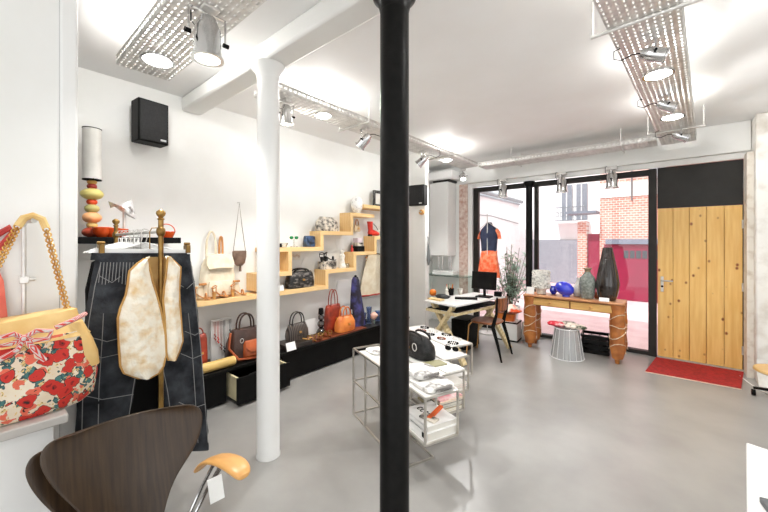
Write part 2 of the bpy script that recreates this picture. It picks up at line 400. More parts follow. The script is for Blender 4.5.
# ================================================================== OUTSIDE
def flat_tag(o, label, cat, group=None): return tag(o, label, cat, group)
struct('street_pavement', MB().bx(-12, 6, WY+.21, 16, -.06, -.01), mat('pinkish_paving', srgb(226,196,196), srgb(214,180,182), 3, .8))
b = thing('brick_house', 'brick town house with white bands across the street', 'building', (1.2, 11, 0))
link('wall', MB().bx(-1.5, 4, 11, 11.5, 0, 7), BRICK, b)
mb = MB()
for z in (2.72, 3.55): mb.bx(-1.51, 4, 10.97, 10.999, z, z+.38)
link('stone_band', mb, mat('pale_stone', srgb(236,230,224), None, 4, .8), b)
link('downpipe', MB().tube([(-.78,10.93,2.6),(-.78,10.93,4.25),(-.7,10.93,4.35),(-.2,10.93,4.45),(-.1,10.93,4.7)], .02, 6), colour(110,104,104), b)
link('door_beam', MB().bx(-1.35, 1.6, 10.85, 10.999, 1.47, 1.6), colour(120,126,140), b)
gd = link('garage_door', MB().bx(-1.39, 1.5, 10.94, 10.998, 0, 1.46), mat('magenta_paint', srgb(140,18,58), srgb(128,14,52), 3, .45), b)
mb = MB()
for i in range(7): mb.bx(-.95+i*.13, -.95+i*.13+.1, 10.92, 10.939, 1.1, 1.3)
link('door_grille', mb, colour(60,66,70), gd)
link('wall_lamp', MB().box((-.25, 10.8, 3.3), (.3,.3,.4)), colour(210,212,216), b, bevel=.03)
link('door_pillar', MB().bx(-2.02, -1.8, 10.9, 11.3, 0, 2.1), BRICK, b)
link('red_side_door', MB().bx(-1.79, -1.51, 11.05, 11.12, 0, 1.75), colour(150,40,70), b)
link('porch_roof', MB().bx(-2.25, -1.51, 10.5, 11.3, 2.3, 2.36), colour(120,126,138), b)
b = thing('white_house', 'tall white house with balcony behind the brick house', 'building', (-4, 13.5, 0))
WH = mat('street_white_render', srgb(240,240,240), srgb(232,232,232), 2, .8)
link('wall', MB().bx(-9, -1.6, 14, 14.5, 0, 9), WH, b)
for x0 in (-3.1, -2.62):
    f = link('french_window', MB().bx(x0, x0+.34, 13.93, 13.999, 2.3, 3.6), colour(130,136,146), b)
    link('shutter_line', MB().bx(x0+.15, x0+.18, 13.91, 13.929, 2.3, 3.6), WH, f)
mb = MB()
for i in range(19):
    x0=-3.2+i*.052; mb.cyl((x0,13.5,2.28),(x0,13.5,2.75),.008,n=5)
    if i%3==1: mb.tube([(x0+.05*math.cos(a),13.49,2.5+.09*math.sin(a)) for a in [2*PI*k/10 for k in range(10)]],.009,5,True)
mb.bar((-3.22,13.5,2.75),(-2.24,13.5,2.75),.03); mb.bar((-3.22,13.5,2.28),(-2.24,13.5,2.28),.03)
link('balcony_railing', mb, colour(120,124,130), b)
link('balcony_slab', MB().bx(-3.25,-2.2,13.45,13.999,2.19,2.26), WH, b)
link('garage_opening', MB().bx(-4.3,-2.45,13.9,13.999,0,1.6), colour(150,154,162), b)
b = thing('low_white_building', 'low white building with a grey gutter across the lane', 'building', (-4.6, 9.5, 0))
link('wall', MB().bx(-5.4, -4.4, 7, 13.2, 0, 2.9), WH, b)
link('gutter', MB().tube([(-4.3,7,3.02),(-4.3,13.2,3.02)], .07, 8), colour(150,154,158), b)
link('roof', MB().prism([(-4.3,7,2.9),(-5.6,7,3.9),(-5.6,7,2.9)], (0,6.2,0)), colour(190,194,200), b)
link('cable', MB().tube([(-4.37,7,2.55),(-4.37,8.5,2.3),(-4.37,10.5,2.35),(-4.37,13,2.2)], .012, 5), colour(120,120,124), b)
# shrub outside the window
t = thing('street_shrub', 'pale green shrub growing outside the window behind the dress', 'plant', (-2.35, 6.55, 0))
mb = MB(); lf = MB()
for i in range(34):
    a = R.uniform(0, 2*PI); r0 = R.uniform(.05,.42); h = R.uniform(.6, 1.5)
    top = V((-2.35+r0*math.cos(a), 6.55+r0*.6*math.sin(a), h)); base = V((-2.35+r0*.2*math.cos(a), 6.55+.05*math.sin(a), .3))
    mb.tube([base, base.lerp(top,.5)+V((0,0,.06)), top], .005, 4)
    for k in range(16):
        p = base.lerp(top, R.uniform(.3,1)); dv = V((R.uniform(-1,1),R.uniform(-1,1),R.uniform(-.6,.8))).normalized()*.13; s = dv.cross(V((0,0,1)))*.2
        lf.bm.faces.new([lf.bm.verts.new(q) for q in (p, p+dv*.5+s, p+dv, p+dv*.5-s)])
link('stem', mb, colour(120,110,90), t)
link('foliage', lf, GREENL, t, solid=.002)
link('pot', MB().lathe([(.12,0),(.17,.28),(.18,.32),(.15,.32),(.13,.25)], (-2.35,6.55,0)), colour(214,214,214), t)

# ================================================================== CEILING TRAYS AND LAMPS
def cable_tray(label, p0, ang, length, width, z, brackets):
    t = thing('cable_tray', label, 'cable tray', (p0[0], p0[1], z), ang, 'perforated cable trays')
    mb = MB(); bm = mb.bm; rows = 10; pitch = .045; m = int(length/pitch); cw = width/rows
    for i in range(m):
        for j in range(rows):
            x0, y0 = i*pitch, j*cw; x1, y1 = x0+pitch, y0+cw
            o = [bm.verts.new((x,y,0)) for x, y in ((x0,y0),(x1,y0),(x1,y1),(x0,y1))]
            cx, cy, hx, hy = (x0+x1)/2, (y0+y1)/2, pitch*.26, cw*.12
            h = [bm.verts.new((cx+a*hx,cy+b*hy,0)) for a, b in ((-1,-1),(1,-1),(1,1),(-1,1))]
            mb.quad_ring(o, h)
    bmesh.ops.remove_doubles(bm, verts=bm.verts, dist=1e-4)
    link('perforated_plate', mb, STEEL, t, world=False, solid=.002)
    for y in (0, width):
        s = MB()
        for i in range(m):
            x0 = i*pitch
            o = [s.bm.verts.new((x,y,zz)) for x, zz in ((x0,0),(x0+pitch,0),(x0+pitch,.055),(x0,.055))]
            h = [s.bm.verts.new((x0+pitch/2+a*pitch*.28,y,.03+b*.008)) for a, b in ((-1,-1),(1,-1),(1,1),(-1,1))]
            s.quad_ring(o, h)
        s.tube([(0,y,.057),(m*pitch,y,.057)], .004, 5)
        bmesh.ops.remove_doubles(s.bm, verts=s.bm.verts, dist=1e-4)
        link('side_rail', s, STEEL, t, world=False, solid=.002)
    for x in brackets:
        link('hanger_bar', MB().cyl((x,-.08,-.012),(x,width+.08,-.012),.011,n=10).cyl((x,-.07,-.01),(x,-.07,CZ-z-.002),.006,n=8).cyl((x,width+.07,-.01),(x,width+.07,CZ-z-.002),.006,n=8), STEEL, t, world=False)
    return t
cable_tray('perforated steel cable tray at the upper left carrying one large spotlight', (-.9,.93,2.75), PI, 2.02, .32, 2.75, [.4])
cable_tray('long perforated steel cable tray running along the left wall', (-2.38,1.49,2.75), PI/2, 3.72, .29, 2.75, [1.03, 2.75])
cable_tray('perforated steel cable tray running along above the shop window', (-2.38,5.21,2.75), 0, 2.25, .3, 2.75, [.55, 1.9])
cable_tray('wide perforated steel cable tray at the upper right with bright lamps', (-.03,1.1,2.75), PI/2-math.radians(3.4), 4.42, .32, 2.75, [1.19, 3.72])

def spotlight(label, p, aim, s=1.0, watts=None, glow=False, group='chrome spotlights', top=2.75, wire=False):
    """p is the lamp's pivot"""
    p = V(p); aim = V(aim).normalized()
    t = thing('spotlight', label, 'spotlight', p, 0, group)
    u = aim.cross(V((0,0,1))); u = u.normalized() if u.length > .2 else V((0,1,0)); v = aim.cross(u)
    L_, r = .17*s, .052*s
    def sec(k, rr): return (p+aim*(k*L_), u*rr, v*rr)
    can = link('can', MB().loft([sec(-.5,r*.25),sec(-.48,r*.55),sec(-.35,r*.7),sec(-.2,r*.92),sec(.42,r),sec(.44,r*1.15),sec(.5,r*1.18),sec(.5,r*.92),sec(.40,r*.88)], 18), CHROME, t)
    link('lens', MB().loft([sec(.405,r*.86),sec(.42,r*.5)], 18), LAMP if glow else emit('lamp_dim', (1,.95,.85,1), 5), can)
    yk = [p+u*r*1.35, p+u*r*1.35+V((0,0,.10*s)), p-u*r*1.35+V((0,0,.10*s)), p-u*r*1.35]
    link('yoke', MB().bar(yk[0],yk[1],.012*s,.003*s,u).bar(yk[1],yk[2],.012*s,.003*s).bar(yk[2],yk[3],.012*s,.003*s,u), CHROME, t)
    for q in (1, -1): link('knob', MB().cyl(p+u*q*r*1.2, p+u*q*r*1.62, .009*s, n=10), BLACKM, t)
    hp = p+V((0,0,.10*s))
    link('mounting_box', MB().bx(hp.x-.045*s,hp.x+.045*s,hp.y-.03*s,hp.y+.03*s,max(hp.z,top-.05*s),top-.003), STEEL, t, bevel=.004)
    e=p-aim*L_*.47; side=V((-aim.x,-aim.y,0)); side=side.normalized() if side.length>.1 else V((-.3,-.25,0))
    link('cable', MB().tube([e, e+side*.05*s, e+side*.12*s+V((0,0,-.03*s)), e+side*.17*s+V((0,0,-.01)), e+side*.17*s+V((0,0,.05*s)), V((e.x,e.y,top-.003))+side*.13*s], .0035, 6), BLACKM, t)
    if watts:
        l = bpy.data.lights.new('bulb', 'SPOT'); l.energy = watts; l.spot_size = math.radians(140); l.spot_blend = 1; l.shadow_soft_size = .03; l.color = (1,.99,.975)
        lo = bpy.data.objects.new('bulb', l); COL.objects.link(lo); lo.parent = t
        lo.location = aim*(L_*.56); lo.rotation_euler = aim.to_track_quat('-Z','Y').to_euler()
    return t
def disc(label, p, r=.075):
    t = thing('round_lamp', label, 'ceiling lamp', p, 0, 'round lamps set in the cable trays')
    link('rim', MB().lathe([(r*.9,-.012),(r*1.1,-.014),(r*1.12,-.003)], p, 28), CHROME, t)
    link('diffuser', MB().lathe([(.002,-.026),(r*.6,-.024),(r*.92,-.013),(r*.9,-.004)], p, 28), LAMP, t)
    l = bpy.data.lights.new('bulb','POINT'); l.energy = UP_W*(.6 if p[0] > -.5 else 1); l.shadow_soft_size = .04; l.color = (1,.99,.975)
    lo = bpy.data.objects.new('bulb', l); COL.objects.link(lo); lo.parent = t; lo.location = (0,0,.12)
    l = bpy.data.lights.new('downlight','SPOT'); l.energy = DOWN_W; l.shadow_soft_size = .02; l.color = (1,.99,.975); l.spot_size = math.radians(112); l.spot_blend = .5
    lo = bpy.data.objects.new('downlight', l); COL.objects.link(lo); lo.parent = t; lo.location = (0,0,-.035)
    return t
D0 = V((0,0,-1))
spotlight('large chrome spotlight hanging from the upper left cable tray', (-1.84,.77,2.60), D0, 1.3, SPOT_W*.8)
disc('round glowing lamp in the tray at the upper left', (-2.6,.77,2.75), .09)
spotlight('chrome spotlight pointing straight down beside the white column', (-2.5,1.69,2.62), D0, 1.0, SPOT_W*.6)
disc('round glowing lamp in the left wall tray nearest the white column', (-2.53,2.12,2.75))
spotlight('chrome spotlight in the left wall tray just left of the black column', (-2.5,2.66,2.62), (-.75,-.2,-.7), 1.0, SPOT_W*.4, group=None)
spotlight('chrome spotlight in the left wall tray just right of the black column', (-2.52,3.8,2.62), (-.75,-.25,-.65), 1.0, SPOT_W*.5, group=None)
disc('round glowing lamp in the left wall tray right of the black column', (-2.53,4.45,2.75))
spotlight('small lit spotlight glowing at the far corner above the white wall cupboard', (-2.62,5.15,2.62), (.25,-.45,-.85), .8, SPOT_W*1.6, True)
spotlight('chrome spotlight aimed sideways in the middle of the upper right tray', (-.085,2.62,2.675), (.85,.25,-.3), .8, SPOT_W, True)
disc('largest bright round lamp in the upper right tray below the first spotlight', (-.07,3.14,2.75), .085)
spotlight('chrome spotlight aimed sideways further along the upper right tray', (-.035,3.68,2.675), (.85,.35,-.4), .8, SPOT_W, True)
disc('round bright lamp at the far end of the upper right tray', (.01,4.3,2.75), .085)
spotlight('lit chrome spotlight at the far corner of the upper right tray', (.07,4.8,2.665), (.85,.2,-.4), .85, SPOT_W*.6, True)
disc('round bright lamp at the top edge in the upper right tray', (-.13,1.86,2.75), .08)
for px, lb in ((503,'left'), (562,'middle'), (612,'right')):
    q = onY(px, 184, 5.74)
    spotlight('small chrome spotlight clamped over the shop window, %s of the three' % lb, (q.x,5.735,2.41), D0, 1.4, None, group='spotlights over the window', top=2.60)

# wall speakers
def speaker(label, c, rz, s, tilt=0):
    t = thing('loudspeaker', label, 'speaker', c, rz)
    link('cabinet', MB().box((0,0,0), s), BLACKM, t, world=False, bevel=.008)
    link('grille', MB().box((0,-s[1]/2-.004,.0), (s[0]*.9,.008,s[2]*.93)), mat('speaker_cloth', srgb(26,26,27), srgb(36,36,37), 90, .8), t, world=False, bevel=.003)
    link('maker_badge', MB().box((s[0]*.3,-s[1]/2-.0095,-s[2]*.41), (.045,.002,.016)), colour(220,220,220), t, world=False)
    link('wall_arm', MB().box((0,s[1]/2+.03,0), (.05,.06,.08)), BLACKM, t, world=False)
    return t
speaker('black loudspeaker high on the left wall near the ceiling tray', (-3.50,.98,2.58), PI/2+.1, (.235,.15,.36))
speaker('black loudspeaker on the white wall beside the white wall cupboard', (-2.99,4.37,2.25), .12, (.28,.13,.31))

# ================================================================== LEFT WALL SHELVES
SF, SB, TH = -3.42, -3.648, .05
def ribbon(label, segs):
    t = thing('stepped_shelf', label, 'shelf', (-3.53, segs[0][1], segs[0][-1] if segs[0][0] == 'h' else segs[0][2]))
    for s in segs:
        if s[0] == 'h': link('shelf_board', MB().bx(SB, SF, s[1], s[2], s[3]-TH/2, s[3]+TH/2), LWOOD, t, bevel=.002)
        else: link('upright_board', MB().bx(SB, SF, s[1]-TH/2, s[1]+TH/2, s[2]+TH/2, s[3]-TH/2), LWOOD, t, bevel=.002)
    return t
ribbon('pale wood stepped wall shelf climbing from the long lowest board', [('h',1.34,2.95,.95),('v',2.925,.95,1.15),('h',2.90,3.465,1.15),('v',3.44,1.15,1.37),('h',3.415,3.905,1.37),('v',3.88,1.37,1.60),('h',3.855,4.48,1.60)])
ribbon('pale wood stepped wall shelf higher up, from behind the white column', [('v',1.97,.977,1.17),('h',1.945,2.39,1.17),('v',2.365,1.17,1.45),('h',2.05,2.87,1.45),('v',2.845,1.45,1.655),('h',2.82,3.405,1.655),('v',3.38,1.655,1.925),('h',3.355,3.85,1.925)])
ribbon('short pale wood shelf at the top of the stepped shelves', [('h',3.62,4.48,2.06)])
ZL, Z2, ZA, ZB, ZC, Z3, Z4, ZD = .976, 1.176, 1.476, 1.681, 1.951, 1.396, 1.626, 2.086

def handbag(name, label, loc, w, dp, h, m, rz=PI/2, hh=.12, hm=None, taper=.8, group=None, flap=False, nh=2, cat='handbag', clasp=True, e=3.2, hw=.28):
    t = thing(name, label, cat, loc, rz, group); hm = hm or m
    secs = []
    for z, k, kd in ((0,.9,.86),(.03,.98,.97),(.3,1.0,1.0),(.6,.96,.9),(.85,taper+.06,.6),(.97,taper,.4),(1.0,taper*.95,.25)):
        secs.append(((0,0,z*h), V((w/2*k,0,0)), V((0,dp/2*kd,0))))
    body = link('body', MB().loft(secs, 28, e, noise=.012), m, t, world=False)
    sm = MB().tube([(w/2*.97*math.cos(a), -dp/2*.97*abs(math.sin(a))**.7 if False else -dp/2*.99*math.sin(a), h*.3) for a in [PI*i/12 for i in range(13)]], .004, 5)
    link('seam', sm, hm, body, world=False)
    for s in ((-1, 1) if nh == 2 else (0,) if nh else ()):
        a = V((-w*hw, s*dp*.2, h*.9)); b_ = V((w*hw, s*dp*.2, h*.9))
        link('handle', MB().tube(arc(a, b_, hh+h*.1, 14, p=.7), max(.006, w*.025), 8), hm, t, world=False)
    if flap: link('flap', MB().ruled([(-w*.36,-dp*.42,h*.95),(-w*.38,-dp*.52,h*.7),(-w*.3,-dp*.54,h*.42)], [(w*.36,-dp*.42,h*.95),(w*.38,-dp*.52,h*.7),(w*.3,-dp*.54,h*.42)], 8, V((0,-.012,0)), V((0,-.008,0))), hm, t, world=False)
    if clasp: link('clasp', MB().box((0,-dp*.5-.006,h*.5), (.03,.014,.022)), GOLD, t, world=False, bevel=.003)
    return t
def pt(px, x): return onX(px, 241, x).y

# cream backpack on the lowest board
y = pt(219, -3.54)
t = thing('backpack', 'cream canvas backpack with tan trim on the lowest shelf board', 'backpack', (-3.572, y, ZL), PI/2)
link('body', MB().loft([((0,0,0),V((.16,0,0)),V((0,.06,0))),((0,0,.03),V((.18,0,0)),V((0,.066,0))),((0,0,.2),V((.175,0,0)),V((0,.064,0))),((0,0,.34),V((.15,0,0)),V((0,.065,0))),((0,0,.42),V((.11,0,0)),V((0,.04,0)))],24,3,.015), CREAMF, t, world=False)
link('front_pocket', MB().loft([((0,-.06,.02),V((.12,0,0)),V((0,.02,0))),((0,-.062,.1),V((.125,0,0)),V((0,.026,0))),((0,-.06,.17),V((.11,0,0)),V((0,.02,0)))],20,3.5), CREAMF, t, world=False)
link('top_flap', MB().ruled([(-.10,.02,.43),(-.125,-.05,.42),(-.14,-.07,.34),(-.12,-.08,.29)],[(.10,.02,.43),(.125,-.05,.42),(.14,-.07,.34),(.12,-.08,.29)],8,V((0,-.02,.01)),V((0,-.006,.004))), CREAMF, t, world=False)
for s in (-1,1): link('side_pocket', MB().loft([((s*.18,0,.01),V((.03,0,0)),V((0,.05,0))),((s*.19,0,.07),V((.035,0,0)),V((0,.055,0))),((s*.18,0,.13),V((.03,0,0)),V((0,.045,0)))],14,3), CREAMF, t, world=False); link('leather_tab', MB().box((s*.17,-.06,.15),(.07,.02,.022)), TANT, t, world=False, bevel=.004)
link('base_trim', MB().tube([(-.16,-.06,.02),(-.08,-.08,.012),(0,-.085,.02),(.08,-.08,.012),(.16,-.06,.02)],.008,6), TANT, t, world=False)
for a, b_, hh in (((-.10,.03,.40),(.0,.04,.42),.26),((.03,.03,.40),(.07,.04,.42),.21)):
    link('strap', MB().tube(arc(a,b_,hh,12,p=.6),.011,6), CREAMF if hh>.25 else TANT, t, world=False)

def sandal(label, loc, rz, m, L_=.2, heel=.08, group='sandals on the shelf', hm=None):
    t = thing('sandal', label, 'shoe', loc, rz, group)
    prof = [(-.5,heel,.3),(-.3,heel*.95,.3),(-.05,heel*.5,.26),(.2,.014,.38),(.4,.012,.36),(.5,.016,.2)]
    link('sole', MB().loft([((x*L_,0,z),V((0,wd*.16*L_/.2*.62,0)),V((0,0,.007))) for x,z,wd in prof],12,2.5), hm or TANT, t, world=False)
    link('heel', MB().loft([((-.42*L_,0,0),V((.012,0,0)),V((0,.012,0))),((-.43*L_,0,heel),V((.022,0,0)),V((0,.024,0)))],10), hm or OAKP, t, world=False)
    link('toe_strap', MB().tube(arc((.22*L_,-.034,.02),(.26*L_,.034,.02),.045,8),.008,6), m, t, world=False)
    link('ankle_strap', MB().tube([(-.42*L_+.02*math.cos(a),.03*math.sin(a),heel+.05+.012*math.cos(a)) for a in [2*PI*i/12 for i in range(12)]],.005,6,True).tube([(-.42*L_,.03,heel+.0),(-.42*L_,.031,heel+.05)],.005,5).tube([(-.42*L_,-.03,heel),(-.42*L_,-.031,heel+.05)],.005,5), m, t, world=False)
    return t
for i,(px,lb,rz) in enumerate(((202,'tan high heeled sandal at the left end of the lowest shelf',-.12),(220.5,'tan high heeled sandal in front of the middle of the cream backpack',.1),(239,'tan high heeled sandal at the right side of the cream backpack',-.1))):
    sandal(lb, (-3.455, pt(px,-3.455), ZL), rz+PI/2, TANT, .15, .07)
sandal('brown and gold sandal on the lowest shelf just left of the white column', (-3.5, pt(262,-3.5), ZL), .1, GOLD, .17, .06, hm=BROWNL)
# small brown shoulder bag on a hook
y = pt(239.5, -3.6)
t = thing('shoulder_bag', 'small brown suede shoulder bag hanging from a wall hook', 'handbag', (-3.6, y, 1.28), PI/2)
link('body', MB().loft([((0,0,.0),V((.03,0,0)),V((0,.012,0))),((0,0,.03),V((.06,0,0)),V((0,.022,0))),((0,0,.1),V((.075,0,0)),V((0,.026,0))),((0,0,.155),V((.078,0,0)),V((0,.02,0))),((0,0,.165),V((.07,0,0)),V((0,.01,0)))],20,2.6,.02), BROWNF, t, world=False)
link('tassel', MB().cyl((-.0,-.02,-.06),(0,-.02,.02),.012,.008), BROWNF, t, world=False)
link('strap', MB().tube([(-.07,0,.15),(-.035,0,.42),(0,.005,.685),(.03,0,.42),(.07,0,.15)],.004,6), colour(150,140,130), t, world=False)
link('wall_hook', MB().cyl((0,.048,.69),(0,-.005,.69),.005), STEEL, t, world=False)

# goods on the shelves
handbag('handbag', 'black and grey zebra print handbag on the lowest shelf right of the white column', (-3.53, pt(300,-3.53), ZL), .40, .15, .2, ZEBRA, hh=.03, taper=.85, hm=BLACKL)
def card(label, loc, w, h, rz=PI/2, tilt=.2, m=None, group=None, name='price_card', cat='card'):
    o = MB(); o.box(None,(w,.003,h),M=Matrix.Translation(V(loc)+V((0,0,h/2*math.cos(tilt)+.002)))@Matrix.Rotation(rz,4,'Z')@Matrix.Rotation(-tilt,4,'X'))
    return tag(link(name,o,m or PAPER), label, cat, group)
card('white price card leaning at the left end of the zebra handbag', (-3.435, pt(281,-3.435), ZL), .07,.06)
tag(link('paper_tag', MB().prism([(-3.645,pt(299,-3.645),1.2),(-3.645,pt(303,-3.645),1.2),(-3.645,pt(308,-3.645),1.34),(-3.645,pt(305,-3.645),1.35)],(.004,0,0)),PAPER),'slanted white paper strip on the wall above the zebra handbag','paper')
t = thing('earring_card','small beige card of gold earrings on the wall above the zebra handbag','jewellery',(-3.645,pt(295,-3.645),1.31))
link('card', MB().box((-3.644,pt(295,-3.645),1.36),(.006,.16,.1)), colour(240,234,222), t)
for i in range(5): link('earring', MB().tube([(-3.637,pt(295,-3.645)-.06+i*.028+.009*math.cos(a),1.355+.012*math.sin(a)+.012*(i%2)) for a in [2*PI*k/10 for k in range(10)]],.002,5,True), GOLD, t)
# A board
t = thing('glass_bowl','small clear glass bowl on the middle shelf right of the white column','bowl',(-3.52,pt(284,-3.52),ZA))
link('bowl', MB().lathe([(.02,0),(.03,.004),(.05,.05),(.046,.05),(.026,.012),(.002,.01)],(-3.52,pt(284,-3.52),ZA),20), PLEXI, t)
y=pt(294,-3.5)
t = thing('jewellery_stand','clear jewellery stand with two green stones on the middle shelf','jewellery',(-3.5,y,ZA))
link('base', MB().lathe([(.04,0),(.045,.008),(.012,.014),(.008,.09),(.012,.1)],(-3.5,y,ZA),16), PLEXI, t)
for s in(-1,1): link('green_stone', MB().ball((-3.5,y+s*.035,ZA+.115),(.02,.026,.02)), colour(20,130,70,.15), t)
tag(link('trinket_box', MB().bx(-3.54,-3.46,pt(281,-3.5)-.06,pt(281,-3.5)-.01,ZA,ZA+.04),BLACKM,bevel=.004),'tiny black trinket box behind the right edge of the white column','box')
handbag('clutch_bag','dark blue clutch bag with blue gusset on the middle shelf',(-3.53,pt(309,-3.53),ZA),.15,.09,.14,BLUEL,nh=0,taper=.92,e=5,flap=True,hm=BLUEL)
# z2
yb=pt(328,-3.53)
tag(link('shoe_box', MB().bx(-3.6,-3.47,yb-.12,yb+.1,Z2,Z2+.1),SCARFP,bevel=.004),'patterned flat box under the black heels on the second step','box')
sandal('black heeled shoe lying on the patterned box, left one',(-3.53,yb-.07,Z2+.1),2.0,BLACKL,.16,.06,'black heels on the patterned box',hm=BLACKL)
sandal('black heeled shoe lying on the patterned box, right one',(-3.53,yb+.04,Z2+.1),1.2,BLACKL,.16,.06,'black heels on the patterned box',hm=BLACKL)
y=pt(339,-3.5)
t=thing('figurine','white ceramic figurine standing at the right end of the second step','figurine',(-3.5,y+.06,Z2))
link('body', MB().lathe([(.05,0),(.055,.01),(.04,.06),(.03,.12),(.042,.17),(.02,.2)],(-3.5,y+.06,Z2),18), WCER, t)
link('head', MB().ball((-3.5,y+.06,Z2+.225),(.03,.026,.034)), WCER, t)
t=thing('glass_jar','small clear glass jar on the second step beside the upright','jar',(-3.5,pt(347,-3.5),Z2))
link('jar',MB().lathe([(.03,0),(.034,.005),(.034,.05),(.028,.058),(.025,.058),(.028,.05),(.028,.01)],(-3.5,pt(347,-3.5),Z2),16),PLEXI,t)
tag(link('white_card', MB().bx(-3.648,-3.644,pt(336,-3.645),pt(344,-3.645),1.42,1.58),PAPER),'white rectangular card fixed to the wall under the upper shelf board','card')
# B
handbag('handbag','grey and cream printed soft bag on the upper shelf board',(-3.53,pt(327,-3.53),ZB),.37,.14,.19,SCARFP,nh=0,taper=.7,hm=BLACKL,clasp=False,e=2.6)
# C vase of white paper flowers
y=pt(357,-3.53)
t=thing('flower_ball','round white openwork paper lamp shade on the top step','ornament',(-3.53,y,ZC))
link('shade',MB().ball((-3.53,y,ZC+.13),(.09,.09,.12),20,noise=.07),mat('speckled_white',srgb(246,246,244),srgb(150,146,146),26,.7,lo=.55,hi=.75),t)
link('foot',MB().lathe([(.04,0),(.045,.01),(.03,.03)],(-3.53,y,ZC),16),WCER,t)
# z3 boxes
y=pt(358,-3.53)
tag(link('jewel_box',MB().bx(-3.6,-3.46,y-.08,y+.07,Z3,Z3+.08),BLACKM,bevel=.004),'black box at the bottom of the small pile on the third step','box')
tag(link('printed_box',MB().bx(-3.59,-3.47,y-.07,y+.05,Z3+.08,Z3+.13),SCARFP,bevel=.004),'grey printed box in the middle of the pile on the third step','box')
tag(link('pink_box',MB().bx(-3.58,-3.48,y-.06,y+.04,Z3+.13,Z3+.2),colour(232,216,222),bevel=.004),'pale pink box on top of the pile on the third step','box')
tag(link('perfume_bottle',MB().lathe([(.02,0),(.022,.05),(.008,.06),(.008,.08),(.012,.08),(.012,.1)],(-3.5,pt(351,-3.5)+.02,Z3),14),colour(210,70,60,.2)),'small red bottle left of the boxes on the third step','bottle')
handbag('pouch','beige little pouch hanging off the wall below the top step',(-3.6,pt(357,-3.6),1.69),.12,.05,.1,colour(226,206,170),nh=1,hh=.08,hm=TANT)
# z4 red boot
y=pt(373,-3.53)
t=thing('ankle_boot','bright red leather ankle boot on the fourth step',"boot",(-3.53,y,Z4),PI/2)
link('shaft',MB().loft([((-.055,0,.03),V((.04,0,0)),V((0,.035,0))),((-.06,0,.1),V((.04,0,0)),V((0,.036,0))),((-.07,0,.2),V((.048,0,0)),V((0,.042,0))),((-.075,0,.22),V((.05,0,0)),V((0,.043,0)))],16),REDL,t,world=False)
link('foot',MB().loft([((-.09,0,.05),V((0,.03,0)),V((0,0,.035))),((-.02,0,.055),V((0,.036,0)),V((0,0,.05))),((.05,0,.045),V((0,.042,0)),V((0,0,.04))),((.11,0,.035),V((0,.038,0)),V((0,0,.03))),((.135,0,.03),V((0,.02,0)),V((0,0,.018)))],16),REDL,t,world=False)
link('heel',MB().box((-.07,0,.013),(.05,.05,.026)),BLACKM,t,world=False,bevel=.003)
link('strap',MB().tube([(-.03,-.03,.19),(.02,-.04,.15),(.07,-.045,.09)],.005,5),BLACKL,t,world=False)
# D picture
y=pt(380,-3.55)
t=thing('picture_frame','black framed picture standing on the topmost short shelf','picture',(-3.55,y,ZD),PI/2)
link('frame',MB().box((-.14,0,.13),(.045,.03,.26)).box((.14,0,.13),(.045,.03,.26)).box((0,0,.0225),(.24,.03,.045)).box((0,0,.2375),(.24,.03,.045)),mat('ornate_black',srgb(30,28,28),srgb(120,116,112),40,.4,lo=.5,hi=.7),t,world=False,bevel=.006)
link('print',MB().box((0,.004,.13),(.236,.008,.17)),colour(236,234,228),t,world=False)
# hanging things under the steps
t=thing('bead_necklace','long brown bead necklace hanging below the fourth step','necklace',(-3.6,pt(367,-3.6),.85))
mb=MB()
for i in range(26): mb.ball((-3.6,pt(367,-3.6)+.018*math.sin(i*2.4),1.33-i*.018),R.uniform(.009,.015),8)
link('beads',mb,TANT,t)
link('pendant',MB().ball((-3.6,pt(367,-3.6),.84),(.015,.02,.04),10),colour(220,90,40),t)
t=thing('white_blouse','white blouse hanging on the wall beside the black column','garment',(-3.6,4.05,.72))
link('cloth',MB().ruled([(-3.6,3.9,1.33),(-3.6,3.82,1.15),(-3.6,3.76,.95),(-3.6,3.72,.72)],[(-3.6,4.2,1.33),(-3.6,4.3,1.2),(-3.6,4.35,.95),(-3.6,4.38,.72)],12,V((.05,0,0)),V((.012,0,0)),.006),CREAMF,t)
link('hanger',MB().tube([(-3.6,3.9,1.335),(-3.58,4.04,1.36),(-3.6,4.2,1.335)],.008,6),BRASS,t)
link('red_hem',MB().tube([(-3.585,3.7,.715),(-3.53,4.04,.715),(-3.585,4.38,.715)],.012,6),colour(190,70,60),t)
tag(link('white_poster',MB().bx(-3.648,-3.643,pt(337,-3.645),pt(350,-3.645),.62,.98),PAPER),'tall white sheet on the wall left of the purple scarf','paper')

# ================================================================== BENCH
BZ=.335
t=thing('display_bench','long low black display bench along the left wall','bench',(-3.44,2.7,0))
link('carcass',MB().bx(-3.645,-3.24,.75,1.53,.02,BZ-.03).bx(-3.645,-3.62,1.53,2.14,.02,BZ-.03).bx(-3.645,-3.24,2.14,4.48,.02,BZ-.03),BLACKM,t,bevel=.003)
link('top_board',MB().bx(-3.647,-3.22,.75,4.48,BZ-.03,BZ),BLACKP,t,bevel=.003)
dr=link('drawer',MB().bx(-3.09,-3.065,1.55,2.12,.03,.275),BLACKM,t,bevel=.002)
link('drawer_side',MB().bx(-3.6,-3.091,1.565,1.585,.05,.265),colour(232,220,180),dr)
link('drawer_side',MB().bx(-3.6,-3.091,2.085,2.105,.05,.265),colour(232,220,180),dr)
link('drawer_bottom',MB().bx(-3.6,-3.091,1.586,2.084,.05,.06),BLACKM,dr)
tag(link('black_pouch',MB().loft([((-3.2,1.85,.06),V((.1,0,0)),V((0,.2,0))),((-3.2,1.85,.16),V((.09,0,0)),V((0,.18,0))),((-3.2,1.85,.22),V((.05,0,0)),V((0,.12,0)))],18,2.6,.05),BLACKL),'black leather pouch lying in the open drawer','pouch')
